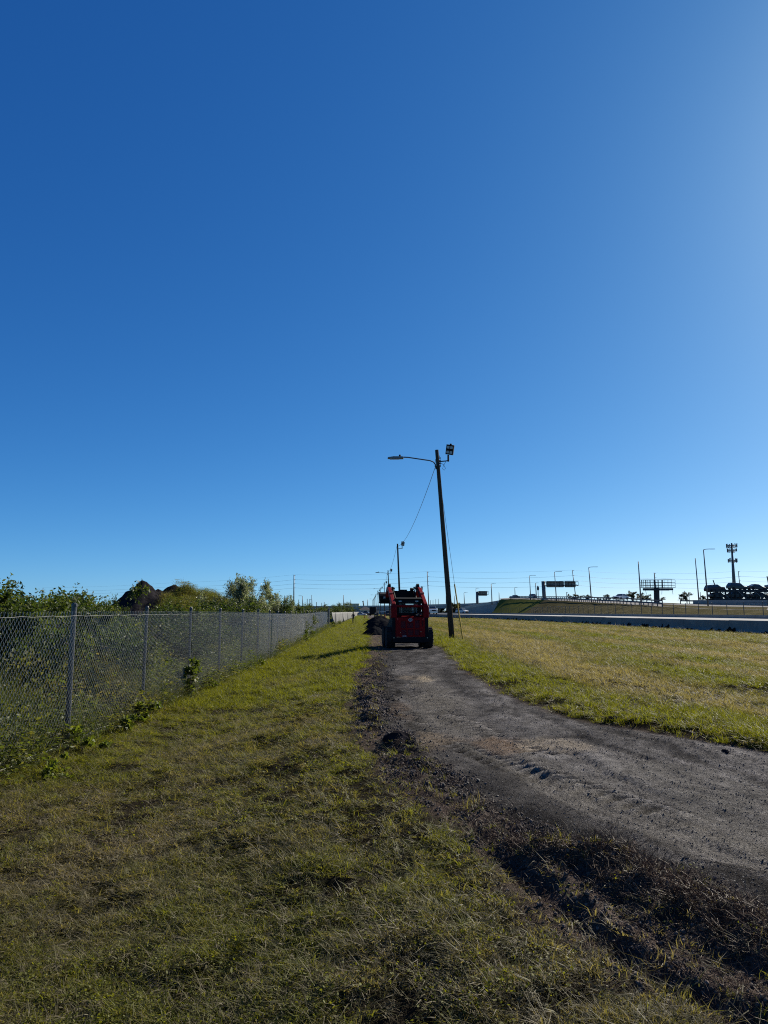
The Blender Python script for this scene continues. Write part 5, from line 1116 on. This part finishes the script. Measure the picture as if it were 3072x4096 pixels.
def transporter():
    o = at(2990, 2409, 178); t = thing('car_transporter', 'dark open car transporter trailer at the right edge', 'trailer', o, R(90 + 6)); rs = random.Random(9)
    # local: length along y (front at -y is off to the right), width along x
    L = 19.5; fr = MB()
    for z in (.75, 2.75):
        for sx in (-1, 1): fr.box((sx * 1.2, 0, z), (.14, L, .22))
        for sx in (-1, 1): fr.box((sx * 1.26, 0, z + (-.12 if z < 1 else .05)), (.06, L - .3, .55))
        for k in range(26): fr.box((0, -L / 2 + .3 + k * (L - .6) / 25, z), (2.3, .16, .10))
    for z in (1.25, 1.75, 2.3):
        for sx in (-1, 1): fr.box((sx * 1.24, 0, z), (.08, L - .4, .10))
    fr.build('deck', 'steel_dark', t)
    for sx in (-1, 1):
        for k, y in enumerate(np.linspace(-L / 2 + .2, L / 2 - .8, 15)): MB().box((sx * 1.22, y, 1.9), (.14, .16, 2.6)).build('upright', 'steel_dark', t)
        for k in range(4): MB().tube([(sx * 1.25, -L / 2 + 2 + k * 4.4, .8), (sx * 1.25, -L / 2 + 4 + k * 4.4, 2.7)], .07, 6).build('ram', 'rim', t)
        for y in (L / 2 - 4.6, L / 2 - 3.5, L / 2 - 2.4): MB().lathe([(.3, -.15), (.5, -.14), (.5, .14), (.3, .15)], (sx * 1.0, y, .5), 'x', 18).build('wheel', 'rubber', t)
    for k in range(14):
        if k % 4 != 3: MB().box((1.21, -L / 2 + .85 + k * 1.32, 1.25 if k % 2 else 1.45), (.05, 1.0, .95 if k % 2 else 1.3)).build('side_plate', 'steel_dark', t)
    MB().box((1.28, -3.6, 2.0), (.05, 1.6, 1.05)).build('side_box', 'car_silver', t)
    M = Matrix.Translation(o) @ Matrix.Rotation(R(96), 4, 'Z')
    for lab, kind, col, y, z, p in [('maroon car overhanging the tail of the upper transporter deck', 'suv', 'car_maroon', 8.4, 2.55, R(-5)), ('dark green car second on the upper transporter deck', 'suv', 'car_green', 2.6, 2.95, R(3)), ('dark low car third on the upper transporter deck', 'sedan', 'car_dark', -2.6, 2.95, R(4)), ('silver-grey car on the upper deck at the right edge', 'sedan', 'car_silver', -7.6, 3.15, R(6)),
                                     ('dark car at the tail of the lower transporter deck', 'sedan', 'car_dark', 7.7, .95, R(2)), ('dark sport utility car in the middle of the lower transporter deck', 'suv', 'car_dark', 2.3, .95, 0), ('dark green car toward the front of the lower transporter deck', 'sedan', 'car_green', -3.2, .95, 0)]:
        car('transported_car', lab, kind, col, M @ Vector((0, y, z)), R(96), p, 'cars on the transporter')
transporter()

# dark box truck, cottage, small plant at the far end of the path
def far_end():
    o = Vector((at(1491, 2463, 270).x, 270, -.05)); t = thing('box_truck', 'black rear end of a box truck parked on the far path', 'truck', o)
    MB().box((0, 3, 2.0), (2.5, 6, 2.7)).build('cargo_box', 'black_steel', t, bevel=.05); MB().box((0, .4, .55), (2.3, .5, .2)).build('bumper', 'black_steel', t)
    d = MB(); d.box((-.6, -.03, 2.0), (1.1, .05, 2.4)); d.box((.6, -.03, 2.0), (1.1, .05, 2.4)); d.build('rear_door', 'black_plastic', t)
    for sx in (-1, 1):
        MB().lathe([(.3, -.14), (.5, -.13), (.5, .13), (.3, .14)], (sx * .95, 1.0, .5), 'x', 16).build('wheel', 'rubber', t); MB().box((sx * 1.1, -.05, .8), (.18, .05, .14)).build('tail_light', 'red_lens', t)
    MB().box((.95, -.2, .85), (.5, .1, .5)).build('licence_panel', 'white_paint', t)
    o = Vector((at(1459, 2458, 330).x, 330, -.1)); t = thing('cottage', 'low white building with a dark hipped roof at the far end of the strip', 'building', o)
    MB().box((0, 4, 1.2), (4.6, 8, 2.5)).build('wall', 'white_wall', t)
    MB().add([(-2.9, -.6, 2.45), (2.9, -.6, 2.45), (2.9, 8.6, 2.45), (-2.9, 8.6, 2.45), (-.3, 3, 4.0), (.3, 3, 4.0), (.3, 5, 4.0), (-.3, 5, 4.0)], [(0, 1, 5, 4), (1, 2, 6, 5), (2, 3, 7, 6), (3, 0, 4, 7), (4, 5, 6, 7), (0, 3, 2, 1)]).build('roof', 'roof_dark', t)
    MB().box((.4, -.02, 1.0), (1.7, .05, 2.0)).build('door', 'black_plastic', t); MB().box((-1.5, -.02, 1.4), (.8, .05, .9)).build('window', 'glass', t); MB().box((1.8, -.02, 1.4), (.6, .05, .9)).build('window', 'glass', t)
    car('car', 'white car parked beside the far cottage', 'sedan', 'car_white', (at(1445, 2458, 300).x, 300, -.25), R(80)); car('car', 'dark car parked in front of the far cottage', 'suv', 'car_dark', (at(1466, 2459, 305).x, 305, -.15), R(75))
    # a small excavator beside the truck and an attachment frame near the bucket
    o = Vector((at(1505, 2465, 215).x, 215, 0)); t = thing('compact_excavator', 'small dark compact machine right of the box truck', 'machine', o)
    for sx in (-1, 1): MB().prism([(-.8, .12), (-.7, 0), (.7, 0), (.8, .12), (.75, .42), (-.75, .42)], sx * .42, sx * .68).build('track', 'rubber', t)
    MB().box((0, .1, .75), (1.2, 1.3, .6)).build('body', 'steel_dark', t, bevel=.06); c = MB()
    for x in (-.45, .45):
        for y in (-.3, .5): c.tube([(x, y, 1.0), (x * .9, y, 2.0)], .05, 6)
    c.box((0, .1, 2.05), (1.0, 1.0, .08)); c.build('cab_frame', 'black_steel', t); MB().tube([(.3, -.6, .9), (.45, -1.2, 1.8), (.5, -1.9, 1.1), (.5, -2.0, .4)], .1, 8).build('boom', 'steel_dark', t)
    o = Vector((at(1551, 2465, 205).x, 205, 0)); t = thing('compact_loader', 'small dark machine on wheels seen under the raised bucket', 'machine', o); MB().prism([(-.9, .35), (-.9, 1.0), (-.3, 1.15), (.1, 1.85), (.8, 1.9), (.95, .4)], -.55, .55).build('body', 'steel_dark', t, bevel=.05)
    for sx in (-1, 1):
        for y in (-.6, .6): MB().lathe([(.22, -.12), (.38, -.12), (.38, .12), (.22, .12)], (sx * .66, y, .38), 'x', 16).build('wheel', 'rubber', t)
    o = Vector((at(1531, 2466, 200).x, 200, 0)); t = thing('material_rack', 'rack of stacked dark attachments with pale top board behind the poles', 'rack', o)
    for z, m in ((.25, 'steel_dark'), (.75, 'steel_dark'), (1.15, 'steel_dark'), (1.5, 'white_wall')): MB().box((0, 0, z), (1.7, 1.0, .16)).build('shelf', m, t)
    for x in (-.8, .8):
        for y in (-.45, .45): MB().box((x, y, .75), (.08, .08, 1.5)).build('upright', 'steel_dark', t)
    for px, Y, lab in ((1458.5, 185, 'orange traffic cone at the left edge of the far pale path'), (1540, 190, 'orange traffic cone under the loader bucket')):
        o = Vector((at(px, 2466, Y).x, Y, 0 if px > 1500 else -.1)); t = thing('traffic_cone', lab, 'cone', o, 0, 'traffic cones'); MB().box((0, 0, .02), (.4, .4, .05)).build('base', 'black_plastic', t); MB().lathe([(.15, .03), (.03, .85)], n=14).build('cone', 'orange_plastic', t)
    o = at(1418, 2430, 520); t = thing('flat_roofed_building', 'pale green flat roofed building rising above the overpass', 'building', Vector((o.x, 520, 0))); z = at(0, 2415.5, 520).z
    MB().box((0, 8, z / 2), (6.4, 16, z)).build('wall', 'green_building', t); MB().box((0, 8, z + .1), (6.8, 16.4, .3)).build('roof', 'concrete_pale', t)
    o = at(1457, 2423, 520); tpp = at(1452, 2405, 520); t = thing('leaning_column', 'dark leaning column sticking up behind the overpass', 'column', Vector((o.x, 520, 0))); d = tpp - t.location
    MB().tube([(.6, 0, 0), tuple(d)], .42, 8).build('shaft', 'steel_far', t); MB().box(d, (1.1, .9, .5), (0, R(-14), 0)).build('head', 'steel_far', t)
    o = at(2152, 2357, 420); t = thing('flare_stack', 'thin mast with a box-shaped head left of the gantry column', 'mast', Vector((o.x, 420, 2))); h = o.z - 2; MB().tube([(0, 0, 0), (0, 0, h)], .2, 6).build('shaft', 'steel_far', t); MB().lathe([(.55, h - .6), (.75, h + .6), (.5, h + 1.6), (.1, h + 2.2)], n=10).build('head', 'steel_far', t)
far_end()

# far trees behind the highway
for i, (px, top, Y, w, lab) in enumerate([(2305, 2375, 330, 1.5, 'left round tree behind the guardrail right of the gantry'), (2345, 2377, 335, 1.3, 'right round tree behind the guardrail right of the gantry'), (2395, 2388, 360, 1.3, 'small tree right of the two round trees'), (2432, 2376, 350, 1.2, 'tree left of the white highway sedan'), (2470, 2383, 350, 1.2, 'low tree behind the white highway sedan'),
        (2530, 2361, 300, 1.1, 'tall left tree of the clump left of the billboard post'), (2562, 2372, 310, 1.3, 'right tree of the clump left of the billboard post'), (2590, 2380, 320, 1.2, 'lowest tree just left of the billboard post'), (2648, 2388, 380, 1.6, 'low treetop right of the billboard post'), (2744, 2364, 330, .95, 'round tree between the billboard and the tall lamp posts'), (2722, 2388, 360, 1.3, 'low tree left of the round tree'),
        (2812, 2381, 340, 1.6, 'brownish tree behind the tall lamp posts'), (2862, 2382, 330, 1.0, 'low tree at the tail of the transporter'), (1812, 2405, 400, .9, 'tall palm-like tree right of the nearest wooden pole'), (1826, 2406, 405, .7, 'second slimmer tree right of the nearest wooden pole'), (1770, 2425, 430, 1.5, 'low tree under the overpass deck')]):
    shrub('far_tree', lab, 'tree', px, top, Y, 'tree', 1 + i % 4, w, base=0 if px < 1900 else at(px, 2402, Y).z, group='far trees behind the highway')
